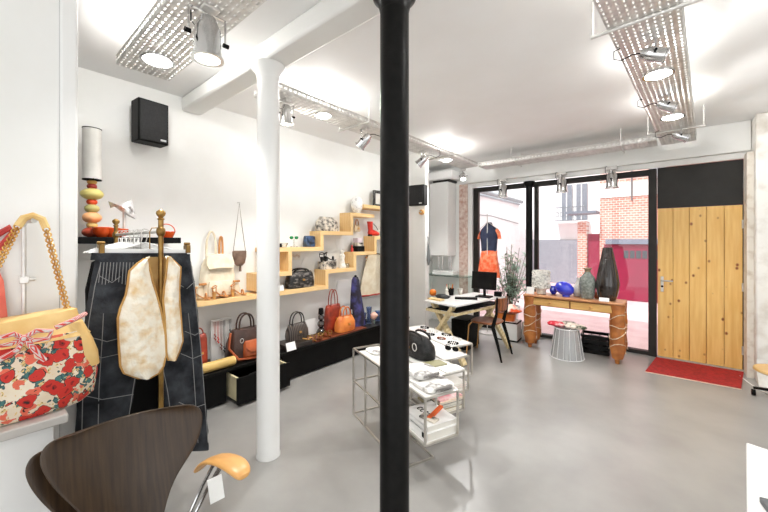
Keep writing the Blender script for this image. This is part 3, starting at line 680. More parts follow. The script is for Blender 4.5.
GT=colour(222,186,110,.35)
t=thing('cardboard_tube','golden cardboard tube lying on the left of the black bench','tube',(-3.28,1.4,BZ))
link('tube',MB().cyl((-3.285,1.05,BZ+.045),(-3.285,1.62,BZ+.045),.045,n=20),GT,t)
link('end_ring',MB().cyl((-3.285,1.621,BZ+.045),(-3.285,1.63,BZ+.045),.038,n=20),colour(240,214,150),t)
handbag('handbag','upright reddish brown leather bag half hidden behind the jeans',(-3.42,pt(199,-3.42),BZ),.14,.12,.33,RUSTL,nh=1,hh=.06,taper=.9)
# necklace stand
y0,y1=pt(212,-3.52),pt(233,-3.52)
t=thing('necklace_board','pale board hung with necklaces standing on the black bench','jewellery display',(-3.53,(y0+y1)/2,BZ))
link('board',MB().bx(-3.56,-3.54,y0,y1,BZ,BZ+.42),colour(222,220,216),t,bevel=.003)
link('foot',MB().bx(-3.58,-3.45,y0+.05,y1-.05,BZ,BZ+.012),colour(150,146,140),t)
link('hanging_bar',MB().cyl((-3.53,y0+.01,BZ+.4),(-3.53,y1-.01,BZ+.4),.005),STEEL,t)
for i,(c,n) in enumerate(((RUSTL,10),(REDL,12),(BROWNL,16),(BLACKM,18),(STEEL,13),(BLACKM,9))):
    yy=y0+.03+i*(y1-y0-.06)/5; ln=n*.018
    mb=MB().tube([(-3.525,yy-.008,BZ+.4),(-3.52,yy-.006,BZ+.4-ln*.5),(-3.52,yy,BZ+.39-ln),(-3.52,yy+.006,BZ+.4-ln*.5),(-3.525,yy+.008,BZ+.4)],.002,5)
    for k in range(4): mb.ball((-3.518,yy+.004*(-1)**k,BZ+.4-ln+k*.017),.008,8)
    link('necklace',mb,c,t)
# large brown and orange bag
y=pt(247,-3.4)
t=thing('handbag','large brown bag with an orange saddle pocket left of the white column','handbag',(-3.4,y,BZ),PI/2)
link('body',MB().loft([((0,0,0),V((.2,0,0)),V((0,.10,0))),((0,0,.04),V((.22,0,0)),V((0,.115,0))),((0,0,.18),V((.205,0,0)),V((0,.1,0))),((0,0,.28),V((.17,0,0)),V((0,.06,0))),((0,0,.31),V((.16,0,0)),V((0,.04,0)))],26,3,.015),mat('dark_brown_leather',srgb(74,48,38),srgb(50,32,26),8,.35,bump=.3),t,world=False)
link('saddle_pocket',MB().loft([((.03,-.095,.02),V((.12,0,0)),V((0,.03,0))),((.03,-.11,.06),V((.13,0,0)),V((0,.04,0))),((.03,-.1,.17),V((.12,0,0)),V((0,.03,0))),((.03,-.09,.2),V((.1,0,0)),V((0,.015,0)))],20,2.8),ORANL if False else mat('saddle_leather',srgb(196,100,52),srgb(150,66,32),7,.35),t,world=False)
link('pocket_flap',MB().ruled([(-.08,-.12,.2),(-.09,-.145,.15),(-.05,-.155,.1)],[(.14,-.12,.2),(.15,-.145,.15),(.11,-.155,.1)],8,V((0,-.012,0)),V((0,-.006,0))),_M['saddle_leather'],t,world=False)
for s in(-.03,.03): link('handle',MB().tube(arc((-.1,s,.29),(.06,s,.29),.17,14,p=.6),.009,8),_M['dark_brown_leather'],t,world=False)
link('side_strap',MB().tube([(-.2,-.05,.3),(-.22,-.06,.15),(-.15,-.12,.04),(0,-.13,.02),(.15,-.12,.04)],.012,6),_M['saddle_leather'],t,world=False)
for k in(-.12,.16): link('buckle',MB().tube([(k+.018*math.cos(a),-.125,.22+.022*math.sin(a)) for a in [2*PI*i/10 for i in range(10)]],.003,5,True),STEEL,t,world=False)
tag(link('flat_box',MB().bx(-3.5,-3.24,2.2,2.55,BZ,BZ+.05),mat('dark_box',srgb(40,34,30),srgb(56,46,40),6,.4),bevel=.004),'flat dark box on the black bench under the dark brown handbag','box')
handbag('handbag','dark brown striped handbag with two thin handles on a flat box',(-3.4,pt(297,-3.4),BZ+.052),.3,.13,.19,mat('striped_dark',srgb(44,36,34),srgb(96,86,78),14,.4,kind='stripe',stretch=(1,0,0),lo=.5,hi=.6),hh=.13,taper=.78,hm=BLACKL)
card('white price card leaning against the flat box on the black bench',(-3.232,pt(291,-3.232),BZ),.12,.09,tilt=.35)
tag(link('golden_stick',MB().cyl((-3.3,2.45,BZ+.075),(-3.27,2.62,BZ+.02),.008),GOLD),'short golden stick leaning on the flat dark box','stick')
card('blank white square card standing behind the dark bench bags',(-3.58,pt(311,-3.58),BZ),.16,.2,tilt=.1)
y=pt(321,-3.45)
for k,(z,r,lb) in enumerate(((0,.052,'lowest smoky glass ball of the stack on the bench'),(.1,.048,'middle smoky glass ball of the stack on the bench'),(.192,.04,'topmost smoky glass ball of the stack on the bench'))):
    t=thing('glass_ball',lb,'glass ball',(-3.45,y,BZ+z),0,'stack of smoky glass balls')
    link('ball',MB().ball((-3.45,y,BZ+z+r),(r,r,r*.98),16),DGLASS,t)
    link('collar',MB().lathe([(r*.5,0),(r*.55,.005),(r*.5,.012)],(-3.45,y,BZ+z),16),BLACKM,t)
tag(link('black_stopper',MB().lathe([(.03,0),(.034,.01),(.03,.07),(.02,.08)],(-3.45,y,BZ+.274),14),BLACKM),'black cylindrical stopper on top of the smoky glass stack','stopper')
handbag('handbag','tall rust red leather tote with a long handle at the back of the bench',(-3.5,pt(333,-3.5),BZ),.27,.13,.36,RUSTL,hh=.2,taper=.86,e=4,hw=.22)
handbag('handbag','plump orange leather handbag in front of the rust red tote',(-3.36,pt(345,-3.36),BZ+.012),.33,.17,.2,ORANL,hh=.12,taper=.75,e=2.6,hw=.2)
tag(link('glass_tray',MB().bx(-3.5,-3.25,2.62,3.5,BZ,BZ+.01),BROWNL,bevel=.002),'thin brown leather tray under the orange handbag','tray')
card('small white tag tucked behind the orange handbag',(-3.44,pt(353,-3.44),BZ+.19),.06,.06,tilt=.1)
for i,(px,lb) in enumerate(((310,'gold sandal nearest the smoky glass balls on the bench tray'),(318,'gold sandal in the middle of the three on the bench tray'),(327,'gold sandal closest to the orange handbag'))):
    sandal(lb,(-3.31,pt(px,-3.31),BZ+.012),PI+R.uniform(-.2,.2),BRASS,.12,.025,'gold sandals on the bench',hm=BROWNL)
# purple scarf on a cone
y=pt(356,-3.45)
t=thing('draped_scarf','dark purple blue scarf draped over a tall cone on the bench','scarf',(-3.45,y,BZ))
link('cloth',MB().loft([((-3.45,y+.03,BZ),V((.09,0,0)),V((0,.13,0))),((-3.45,y+.02,BZ+.2),V((.08,0,0)),V((0,.115,0))),((-3.45,y,BZ+.45),V((.06,0,0)),V((0,.085,0))),((-3.45,y-.01,BZ+.66),V((.045,0,0)),V((0,.06,0))),((-3.45,y-.01,BZ+.7),V((.03,0,0)),V((0,.04,0)))],22,2,.07),PURPLE,t)
link('finial',MB().ball((-3.45,y-.01,BZ+.71),.02),BLACKM,t)
for i,(px,h,r,lb) in enumerate(((364,.17,.035,'short blue glass vase right of the purple scarf'),(369,.24,.04,'taller blue glass vase right of the purple scarf'),(378,.15,.045,'squat blue glass vase beside the black column'))):
    yy=pt(px,-3.42)
    t=thing('glass_vase',lb,'vase',(-3.42,yy,BZ),0,'blue glass vases')
    link('vase',MB().lathe([(r*.8,0),(r,.02),(r*.7,h*.5),(r*1.1,h),(r,h),(r*.6,h*.5),(r*.7,.02)],(-3.42,yy,BZ),16),BGLASS,t)
    link('base',MB().lathe([(r*.9,0),(r*.95,.004)],(-3.42,yy,BZ),16),mat('blue_patterned',srgb(210,220,240),srgb(60,80,140),30,.3),t)
t=thing('silk_flower','pink silk flower lying among the blue glass vases','flower',(-3.33,pt(374,-3.33),BZ))
yy=pt(374,-3.33)
link('petals',MB().ball((-3.33,yy,BZ+.12),(.05,.06,.05),12,noise=.2),colour(240,190,170),t)
link('stem',MB().tube([(-3.33,yy,BZ+.1),(-3.34,yy+.02,BZ+.004)],.006,5),GREENL,t)

# ================================================================== LAMP SHELF, TOP LEFT
LZ=1.58
tag(link('wall_shelf',MB().bx(-3.645,-3.28,.35,1.15,LZ-.05,LZ),BLACKM,bevel=.003),'black wall shelf under the stone lamp behind the jeans','shelf')
t=thing('table_lamp','tall lamp of stacked coloured stones with a white cylinder shade','lamp',(-3.45,.578,LZ))
x,y=-3.45,.578
stones=[(216,228,.075,RUSTL,'m'),(210.5,5,.05,None,'')]
zz=LZ
for h_,r_,c in ((.09,.088,colour(176,70,44)),(.055,.05,colour(226,196,120)),(.10,.085,colour(240,178,124)),(.08,.065,colour(184,176,110)),(.055,.048,colour(240,84,34)),(.105,.10,colour(214,200,120)),(.05,.045,colour(150,40,30)),(.04,.045,colour(220,170,90))):
    h,r=h_*.82,r_*.72
    link('stone',MB().ball((x,y,zz+h/2),(r,r,h/2+.003),16,noise=.03),c,t); zz+=h-.004
link('shade',MB().lathe([(.058,zz+.012-LZ),(.058,zz+.4-LZ),(.0555,zz+.4-LZ),(.0555,zz+.012-LZ)],(x,y,LZ),36),mat('lamp_shade_paper',srgb(248,246,240),None,9,.8),t)
for z in(zz+.006,zz+.402): link('shade_rim',MB().lathe([(.06,z-LZ-.003),(.061,z-LZ),(.06,z-LZ+.003),(.054,z-LZ+.003),(.054,z-LZ-.003)],(x,y,LZ),36),BLACKM,t)
link('shade_spider',MB().bar((x-.056,y,zz+.01),(x+.056,y,zz+.01),.006).bar((x,y-.056,zz+.01),(x,y+.056,zz+.01),.006).cyl((x,y,zz-.01),(x,y,zz+.1),.008),BRASS,t)
# silver wire ornament
p=onX(121,210,-3.4)
t=thing('compact_ornament','open silver round ornament on a thin foot above the clothes rail','ornament',(p.x,p.y,LZ))
link('dish',MB().loft([((p.x,p.y,p.z+.05),V((.0,.07,.04)),V((.05,0,0))),((p.x+.01,p.y+.01,p.z+.01),V((0,.09,-.05)),V((.06,0,0))),((p.x+.02,p.y+.03,p.z-.03),V((0,.06,-.04)),V((.04,0,0)))],18,2,.05),mat('silver_lace',srgb(236,236,236),srgb(130,126,124),30,.3,.7,lo=.5,hi=.7),t)
link('foot',MB().cyl((p.x+.01,p.y+.02,LZ+.006),(p.x+.01,p.y+.02,p.z-.02),.012),STEEL,t)
link('base',MB().lathe([(.045,0),(.04,.008),(.01,.012)],(p.x+.01,p.y+.02,LZ),16),STEEL,t)
def bowl_thing(label,px,x,c,r=.05,h=.07):
    y=pt(px,x); t=thing('orange_bowl',label,'bowl',(x,y,LZ),0,'orange bowls on the black shelf')
    link('bowl',MB().lathe([(r*.5,0),(r*.9,h*.4),(r,h),(r*.92,h),(r*.8,h*.5),(.002,h*.2)],(x,y,LZ),18),c,t)
    link('rim',MB().lathe([(r*.93,h-.003),(r*1.03,h),(r*.93,h+.003)],(x,y,LZ),18),colour(250,140,80),t)
OR=mat('orange_glaze',srgb(232,92,36),srgb(200,66,24),10,.2)
bowl_thing('orange glazed bowl next to the foot of the stone lamp',102,-3.36,OR,.06,.075)
bowl_thing('orange glazed bowl second along the black shelf',112,-3.36,OR,.055,.07)
bowl_thing('orange glazed bowl behind the far brass post',121,-3.38,OR,.05,.065)
y=pt(128,-3.28)
t=thing('letter_card','white label with black lettering on the front edge of the black shelf','sign',(-3.2785,y,LZ-.046),PI/2)
link('card',MB().box((0,0,.021),(.15,.003,.04)),PAPER,t,world=False)
for i,k in enumerate('IEREY'):
    x0=-.056+i*.027; mb=MB(); mb.box((x0,-.0025,.021),(.007,.002,.03))
    if k in 'ER': mb.box((x0+.008,-.0025,.033),(.012,.002,.006)).box((x0+.008,-.0025,.021),(.012,.002,.006))
    if k=='E': mb.box((x0+.008,-.0025,.009),(.012,.002,.006))
    if k=='R': mb.box((x0+.014,-.0025,.027),(.005,.002,.018)).box((x0+.013,-.0025,.0125),(.005,.002,.014))
    if k=='Y': mb.box((x0+.005,-.0025,.024),(.012,.002,.005)).box((x0+.011,-.0025,.03),(.006,.002,.013))
    link('letter',mb,BLACKM,t,world=False)
y=pt(172,-3.4)
t=thing('wire_basket','orange wire handled basket at the right end of the black shelf','basket',(-3.42,1.08,LZ))
link('basket',MB().lathe([(.05,0),(.07,.05),(.068,.055),(.05,.01)],(-3.42,1.08,LZ),18),OR,t)
link('handle',MB().tube(arc((-3.42,1.01,LZ+.05),(-3.42,1.15,LZ+.05),.07),.004,6),OR,t)

# ================================================================== CLOTHES RAIL WITH JEANS AND VEST
t=thing('clothes_rail','aged brass clothes rail with ball topped posts','clothes rail',(-2.58,.63,0))
for (x,y,zt) in((-2.06,.625,1.66),(-3.08,.65,1.655)):
    link('post',MB().cyl((x,y,.02),(x,y,zt),.0125,n=16),BRASS,t)
    link('finial',MB().lathe([(.013,0),(.018,.006),(.01,.014),(.02,.026),(.023,.036),(.02,.046),(.007,.055),(.002,.057)],(x,y,zt),18),BRASS,t)
    link('joint',MB().ball((x,y,zt-.06),(.022,.022,.03)),BRASS,t)
    link('foot',MB().lathe([(.09,0),(.09,.012),(.03,.022)],(x,y,0),24),BRASS,t)
link('rail',MB().cyl((-2.06,.625,1.60),(-3.08,.65,1.595),.009),STEEL,t)
for i in range(7):
    x=-2.35-i*.09
    h=thing('empty_hanger','bare white wire hanger on the brass rail, number %s from the near post'%('one two three four five six seven'.split()[i]),'hanger',(x,.63,1.4),0,'bare hangers on the brass rail')
    h['label']='bare white wire hanger on the brass rail behind the jeans'
    link('hook',MB().tube([(x,.615,1.60),(x,.622,1.618),(x,.64,1.62),(x,.652,1.607),(x,.645,1.58),(x,.635,1.54)],.0025,5),STEEL,h)
    link('shoulders',MB().tube([(x,.44,1.475),(x,.52,1.505),(x,.635,1.54),(x,.75,1.505),(x,.83,1.475)],.005,6),PAPER,h)

JX=-2.15
t=thing('jeans','dark wide leg jeans with pale stitching hanging on the brass rail','trousers',(JX,.6,.3))
def leg(rows,side):
    mb=MB(); secs=[]
    for (py,l,r) in rows:
        a,b=onX(l,py,JX),onX(r,py,JX); c=(a+b)/2
        secs.append((c,(b-a)/2,V((.035,0,0))))
    s2=[]
    for (c0,u0,v0),(c1,u1,v1) in zip(secs,secs[1:]):
        for k in(0,.25,.5,.75):
            w_=1+R.uniform(-.02,.02); s2.append((c0.lerp(c1,k)+V((R.uniform(-.006,.006),0,0)),u0.lerp(u1,k)*w_,v0.lerp(v1,k)*R.uniform(.8,1.25)))
    s2.append(secs[-1])
    return mb.loft(s2,20,2.6,.008)
LR=[(254,97,146),(280,91,148),(320,84,150),(350,80,143),(390,77,134),(430,75,127),(462,75,123)]
RR=[(254,142,190),(280,143,194),(320,146,198),(350,153,201),(390,162,204),(430,168,208),(449,170,208.5)]
link('left_leg',leg(LR,0),DENIM,t); link('right_leg',leg(RR,1),DENIM,t)
def strip(pts,off=.042,r=.0022):
    return [onX(px,py,JX)+V((off,0,0)) for px,py in pts]
mb=MB()
for pts in([(99,262),(93,285),(87,320),(84,350),(81,390),(80,430)],[(138,300),(139,340),(131,385),(124,430)],[(188,262),(191,285),(195,320),(199,360),(202,400),(205,440)],[(150,300),(156,345),(165,390),(171,435)],[(97,275),(110,282),(118,276)],[(176,284),(184,288),(192,281)],[(86,335),(105,340),(120,336)],[(84,350),(100,356),(118,352)],[(176,400),(190,406),(202,402)],[(102,300),(100,340),(97,385),(96,428)],[(184,300),(189,345),(192,390),(195,440)],[(78,392),(100,397),(131,392)],[(182,330),(192,334),(197,331)],[(178,352),(190,357),(200,353)]):
    mb.tube(strip(pts),.0018,5)
link('stitching',mb,STITCH,t)
link('waistband',MB().loft([(onX(143.5,253,JX),(onX(190.5,253,JX)-onX(96.5,253,JX))/2,V((.04,0,0))),(onX(143.5,260,JX),(onX(191.5,260,JX)-onX(95.5,260,JX))/2,V((.041,0,0)))],24,2.6),DENIM,t)
mb=MB()
for k in range(15):
    a,b=onX(99+k*3.2,262,JX)+V((.038,0,0)),onX(96.5+k*3.3,282+2*math.sin(k),JX)+V((.044,0,0)); mb.tube([a,b],.0016,5)
link('yoke_stripe',mb,STITCH,t)
for l,r in((101,124),(168,186)):
    link('pocket',MB().ruled([onX(l,288,JX)+V((.036,0,0)),onX(l-2,312,JX)+V((.04,0,0))],[onX(r,286,JX)+V((.036,0,0)),onX(r+1,312,JX)+V((.04,0,0))],4,V((.008,0,0)),V((.004,0,0))),DENIM,t)
h=thing('trouser_hanger','white bar hanger with gold clips holding the jeans','hanger',(JX,.6,1.5))
a,b=onX(95,250.5,JX),onX(192,251.5,JX)
link('bar',MB().bar(a,b,.014,.022),PAPER,h)
link('hook',MB().tube([(JX,.6,1.50),(JX,.6,1.6),(JX,.61,1.62),(JX,.632,1.622),(JX,.645,1.605)],.003,6),BRASS,h)
for px in(101,195-8): 
    q=onX(px,249,JX); link('clip',MB().box(q,(.05,.022,.045)).cyl(q+V((0,-.016,.03)),q+V((0,.016,.03)),.008),BRASS,h,bevel=.003)
# dark garments behind
for i,(x,y0_,y1_,zt,zb,lb) in enumerate(((-2.3,.34,.78,1.50,.45,'black coat hanging right behind the dark jeans'),(-2.44,.37,.82,1.50,.5,'black dress hanging behind the black coat on the brass rail'))):
    g=thing('dark_garment',lb,'garment',(x,.6,zb))
    link('cloth',MB().loft([((x,(y0_+y1_)/2,zb),V((0,(y1_-y0_)/2*1.05,0)),V((.03,0,0))),((x,(y0_+y1_)/2,1.0),V((0,(y1_-y0_)/2*.9,0)),V((.035,0,0))),((x,(y0_+y1_)/2,1.3),V((0,(y1_-y0_)/2*.92,0)),V((.035,0,0))),((x,(y0_+y1_)/2,1.44),V((0,(y1_-y0_)/2*.8,0)),V((.025,0,0))),((x,(y0_+y1_)/2,1.49),V((0,.09,0)),V((.015,0,0)))],20,2.5,.03),BLACKM,g)
    link('hanger_hook',MB().tube([(x,.6,1.485),(x,.6,1.6),(x,.615,1.62),(x,.64,1.612)],.003,5),STEEL,g)
# vest
VX=-2.02
t=thing('quilted_vest','cream satin quilted vest with gold piping hanging open on the brass post','waistcoat',(VX,.6,.9))
def vp(px,py,x=VX): return onX(px,py,x)
LV=[(259,144,147),(264,137,148.5),(271,129.5,150),(282,128,152.5),(295,126,156.5),(308,120.5,160.5),(318,118,162.5),(335,118.5,165),(355,119.5,166),(366,120.5,163.5),(373,124,159),(378,138,150)]
RV=[(257,168,170),(261,167.5,174),(267,167,180.5),(280,165.5,180),(290,164,179),(301,163,179.5),(320,165,181),(341,166,182.5),(352,166.5,179),(360,168.5,175.5)]
for nm,rows in(('front_panel',LV),('front_panel',RV)):
    link(nm,MB().ruled([vp(l,py) for py,l,r in rows],[vp(r,py) for py,l,r in rows],10,V((.03,0,0)),V((-.01,0,0)),.004),SATIN,t,angle=70)
    outline=[vp(l,py) for py,l,r in rows]+[vp(r,py) for py,l,r in reversed(rows)]
    link('piping',MB().tube(outline,.0055,6,True),TANL,t)
link('back_lining',MB().ruled([vp(l,py,-2.085) for py,l in((257,146),(275,140),(300,130),(330,126),(350,126))],[vp(r,py,-2.085) for py,r in((257,168),(275,175),(300,178),(330,180),(350,178))],8,V((-.008,0,0)),V((-.006,0,0))),mat('tan_lining',srgb(214,176,112),srgb(190,146,84),12,.7),t)
link('shoulder_seam',MB().ruled([vp(131,270),vp(140,262,-2.085)],[vp(147,259.5),vp(150,256,-2.085)],4,V((0,0,.004)),V((0,0,-.008))).ruled([vp(167,259),vp(165,256,-2.085)],[vp(174,260),vp(171,257,-2.085)],4,V((0,0,.004)),V((0,0,-.008))),SATIN,t)
# ================================================================== PLINTH, FLORAL BAG, STAND
t=thing('display_plinth','white display plinth with a grey top under the floral bag','plinth',(-2.03,-.5,0))
link('carcass',MB().bx(-2.19,-1.9,-1.6,.20,0,.815),WHITEG,t,bevel=.004)
link('top_slab',MB().bx(-2.195,-1.87,-1.62,.24,.815,.85),mat('grey_stone_top',srgb(206,202,196),srgb(190,186,180),6,.3),t,bevel=.005)
BX,BYc=-2.02,.06
t=thing('floral_bag','poppy print fabric handbag with yellow leather collar and gold chain handle','handbag',(BX,BYc,.852))
secs=[((BX,BYc,.853),V((0,.25,0)),V((.09,0,0))),((BX,BYc,.88),V((0,.28,0)),V((.11,0,0))),((BX,BYc+.005,.97),V((0,.29,0)),V((.12,0,0))),((BX,BYc,1.06),V((0,.285,0)),V((.118,0,0))),((BX,BYc,1.13),V((0,.27,0)),V((.112,0,0))),((BX,BYc,1.165),V((0,.255,0)),V((.1,0,0)))]
link('fabric_body',MB().loft(secs,36,2.8,.01),FLORAL,t)
link('collar',MB().loft([((BX,BYc,1.145),V((0,.272,0)),V((.112,0,0))),((BX,BYc,1.17),V((0,.255,0)),V((.095,0,0))),((BX,BYc,1.2),V((0,.235,.012)),V((.075,0,0))),((BX,BYc,1.235),V((0,.225,.02)),V((.06,0,0))),((BX,BYc,1.24),V((0,.2,.018)),V((.045,0,0)))],36,2.6,.018),YLEATH,t)
link('end_panel',MB().loft([((BX,BYc+.262,1.0),V((0,.04,0)),V((.07,0,0))),((BX,BYc+.25,1.06),V((0,.045,0)),V((.085,0,0))),((BX,BYc+.235,1.12),V((0,.042,0)),V((.08,0,0))),((BX,BYc+.2,1.2),V((0,.045,0)),V((.06,0,0)))],18,2.6),YLEATH,t)
tw=MB(); 
def bow(pts,r=.0095):
    a=[V(p)+V((.004*math.cos(i*1.3),.004*math.sin(i*1.3),.004*math.sin(i*1.3))) for i,p in enumerate(pts)]
    return tw.tube(a,r,6)
xf=BX+.125; cy=BYc+.055; cz=1.18
for s in(-1,1):
    bow([(xf,cy,cz),(xf+.02,cy+s*.03,cz+.02),(xf+.018,cy+s*.075,cz+.012),(xf+.02,cy+s*.07,cz-.012),(xf+.02,cy+s*.03,cz-.008),(xf,cy,cz)])
    bow([(xf+.005,cy,cz),(xf+.025,cy+s*.02,cz-.04),(xf+.024,cy+s*.06-.02,cz-.075),(xf+.02,cy+s*.08-.02,cz-.095)])
tw.ball((xf+.012,cy,cz),.014,10)
bow([(xf-.012,cy+.09,cz+.02),(xf-.02,cy+.14,cz+.035),(xf-.065,cy+.19,cz+.05)])
link('cord_bow',tw,mat('red_grey_cord',srgb(214,64,56),srgb(214,206,200),60,.7,kind='stripe',lo=.4,hi=.6),t)
# chain handle
hp=[onX(px,py,BX) for px,py in((-12,285),(2,258),(12,238),(20,222))]+[onX(px,py,BX) for px,py in((44,224),(52,246),(60,274),(66,300),(70,316))]
ends=[onX(px,py,BX) for px,py in((18,226),(24,218),(33,215.5),(42,219),(46,228))]
def chain(p0,p1,n):
    mb=MB()
    for i in range(n):
        c=V(p0).lerp(V(p1),(i+.5)/n); d=(V(p1)-V(p0)).normalized(); l=(V(p1)-V(p0)).length/n*.85
        o=(V((1,0,0)) if i%2 else d.cross(V((1,0,0)))).normalized()
        mb.tube([c+d*l*math.cos(a)+o*.0105*math.sin(a) for a in[2*PI*k/10 for k in range(10)]],.0034,5,True)
    return mb
link('chain',chain(ends[0],onX(-18,296,BX),32),GOLD,t); link('chain',chain(ends[-1],onX(68,312,BX),32),GOLD,t)
link('handle_grip',MB().tube(ends,.014,8),YLEATH,t)
t=thing('bag_stand','chrome stand with a clamp holding up the chain handle','stand',(-2.165,.14,.85))
SX=-2.165; y=onX(24,240,SX).y
link('pole',MB().cyl((SX,y,.852),(SX,y,1.62),.008),STEEL,t)
link('clamp',MB().box((SX,y,1.38),(.03,.03,.03)).cyl((SX,y,1.38),(SX,y+.035,1.38),.007),STEEL,t,bevel=.003)
link('cradle',MB().tube([(SX,y-.005,1.62),(SX+.07,y+.0,1.635),(SX+.15,y+.02,1.635)],.011,8),STEEL,t)
link('foot',MB().lathe([(.07,.0),(.07,.006),(.012,.012)],(SX,y,.852),20),STEEL,t)
t=thing('coral_garment','coral pink strapped garment hanging at the left edge','garment',(-2.12,-.06,1.0))
link('cloth',MB().ruled([(-2.188,-.32,1.5),(-2.188,-.34,1.3),(-2.188,-.35,1.05),(-2.188,-.35,.86)],[(-2.188,.05,1.46),(-2.188,.075,1.38),(-2.188,.095,1.1),(-2.188,.1,.86)],8,V((.012,0,0)),V((.006,0,0)),.004),CORAL,t)
link('strap',MB().tube([(-2.185,.03,1.46),(-2.18,.075,1.54),(-2.175,.10,1.585),(-2.175,.095,1.61),(-2.18,.05,1.57),(-2.185,-.03,1.5)],.012,6),mat('coral_strap',srgb(206,80,66),srgb(180,50,46),20,.6),t)

# ================================================================== FOREGROUND ARMCHAIR AND CHAIR BEHIND IT
def onChair(px,py,x0=-1.60):
    r=ray(px,py); d=(x0-.2*(EYE-.8))/(r.x+.2*r.z); return V((r.x*d,r.y*d,EYE+r.z*d))
BR=[(436.8,72,182),(438.5,60,192),(443,48,201),(453,40,204.5),(466,39,201),(482,47,192),(499,62,179),(516,82,170),(532,97,164),(548,103,160)]
SL=[-14,-12,-9,-7,-5,-3,-2,0,0,0]
def backpts():
    Ls,Rs=[],[]
    tops=[(72,436.8,180,406),(60,439,192,404.3),(48,443.5,201,407.5),(40,453,204.5,416),(38.5,466,202,434),(47,482,193,453),(62,499,180,471),(82,516,171,490),(97,532,165,512),(103,550,161,536)]
    for a,b,c,d_ in tops: Ls.append(onChair(a,b)); Rs.append(onChair(c,d_))
    return Ls,Rs
def shell(t,off):
    Ls,Rs=backpts(); off=V(off)
    Ls=[p+off for p in Ls]; Rs=[p+off for p in Rs]
    link('backrest',MB().ruled(Ls,Rs,16,V((-.045,0,0)),V((-.014,0,0))),DWOOD,t,subsurf=2,angle=80)
    zc=Ls[-1].z; yl,yr=Ls[-1].y,Rs[-1].y; xc=(Ls[-1].x+Rs[-1].x)/2; ym=(yl+yr)/2; hw=abs(yr-yl)/2
    seat=[(0,hw,0),(.03,hw*1.05,-.035),(.07,hw*1.5,-.05),(.14,.19,-.055),(.25,.215,-.05),(.36,.205,-.045),(.42,.17,-.055),(.45,.10,-.07)]
    link('seat',MB().ruled([(xc+x,ym-h,zc+z) for x,h,z in seat],[(xc+x,ym+h,zc+z) for x,h,z in seat],14,V((0,0,-.012)),V((0,0,-.011))),DWOOD,t,bevel=.003,angle=60)
    return V((xc+.24,ym,zc-.06))
t=thing('armchair','dark stained plywood armchair with pale wood arm pads in the foreground','chair',(-1.35,.42,0))
sc=shell(t,(0,0,0))
link('pedestal',MB().cyl(sc-V((0,0,.02)),(sc.x,sc.y,.1),.025).lathe([(.09,0),(.09,.02),(.03,.03)],(sc.x,sc.y,sc.z-.04),20),CHROME,t)
for k in range(4):
    a=PI/4+k*PI/2; e=V((sc.x+.25*math.cos(a),sc.y+.25*math.sin(a),.06))
    lg=link('leg',MB().bar((sc.x,sc.y,.1),e,.03,.02),CHROME,t)
    link('castor',MB().cyl(e+V((-.012,0,-.03)),e+V((.012,0,-.03)),.03,n=18),BLACKM,lg)
def arm(s):
    """pad runs along the chair's side; s=1 is the visible side"""
    y0=.625 if s>0 else sc.y*2-.625
    pad=[((-1.55,y0-.025*s,.565),.016,.010),((-1.50,y0-.01*s,.622),.032,.012),((-1.43,y0+.003*s,.662),.040,.013),((-1.34,y0+.006*s,.69),.043,.013),((-1.26,y0+.006*s,.704),.043,.014),((-1.205,y0+.004*s,.70),.035,.014),((-1.185,y0,.692),.02,.010)]
    pd=link('arm_pad',MB().loft([(V(c),V((0,a,0)),V((.0,0,b))) for c,a,b in pad],16,2.4),OAKP,t,subsurf=1)
    pd['label']='pale bent wood arm pad'
    for dx in(0,.045):
        link('arm_tube',MB().tube([(-1.40+dx,y0-.005*s,.668+dx*.25),(-1.415+dx,y0-.01*s,.645),(-1.46+dx*.9,y0-.03*s,.56),(-1.485+dx*.8,y0-.055*s,.48),(-1.47+dx*.5,y0-.10*s,sc.z+.02),(sc.x-.05,sc.y+.05*s,sc.z-.035)],.0075,8),CHROME,t)
    return y0
arm(1); arm(-1)
t2=thing('price_tag','white paper price tag hanging from the pale arm pad','tag',(-1.33,.62,.6))
q=onX(216,489,-1.325)
link('paper',MB().box(None,(.003,.05,.095),M=Matrix.Translation(q)@Matrix.Rotation(-.25,4,'Z')@Matrix.Rotation(.12,4,'X')),PAPER,t2)
link('string',MB().tube([q+V((0,0,.043)),(-1.335,.622,.68)],.0012,5),BLACKM,t2)
t=thing('plywood_chair','dark plywood chair mostly hidden behind the foreground armchair','chair',(-1.5,.36,0))
sc2=shell(t,(-.06,-.03,-.05))
for sx in(-1,1):
    for sy in(-1,1): link('leg',MB().tube([sc2+V((sx*.03,sy*.03,0)),sc2+V((sx*.14,sy*.14,-.03)),(sc2.x+sx*.2,sc2.y+sy*.2,.002)],.009,8),CHROME,t)

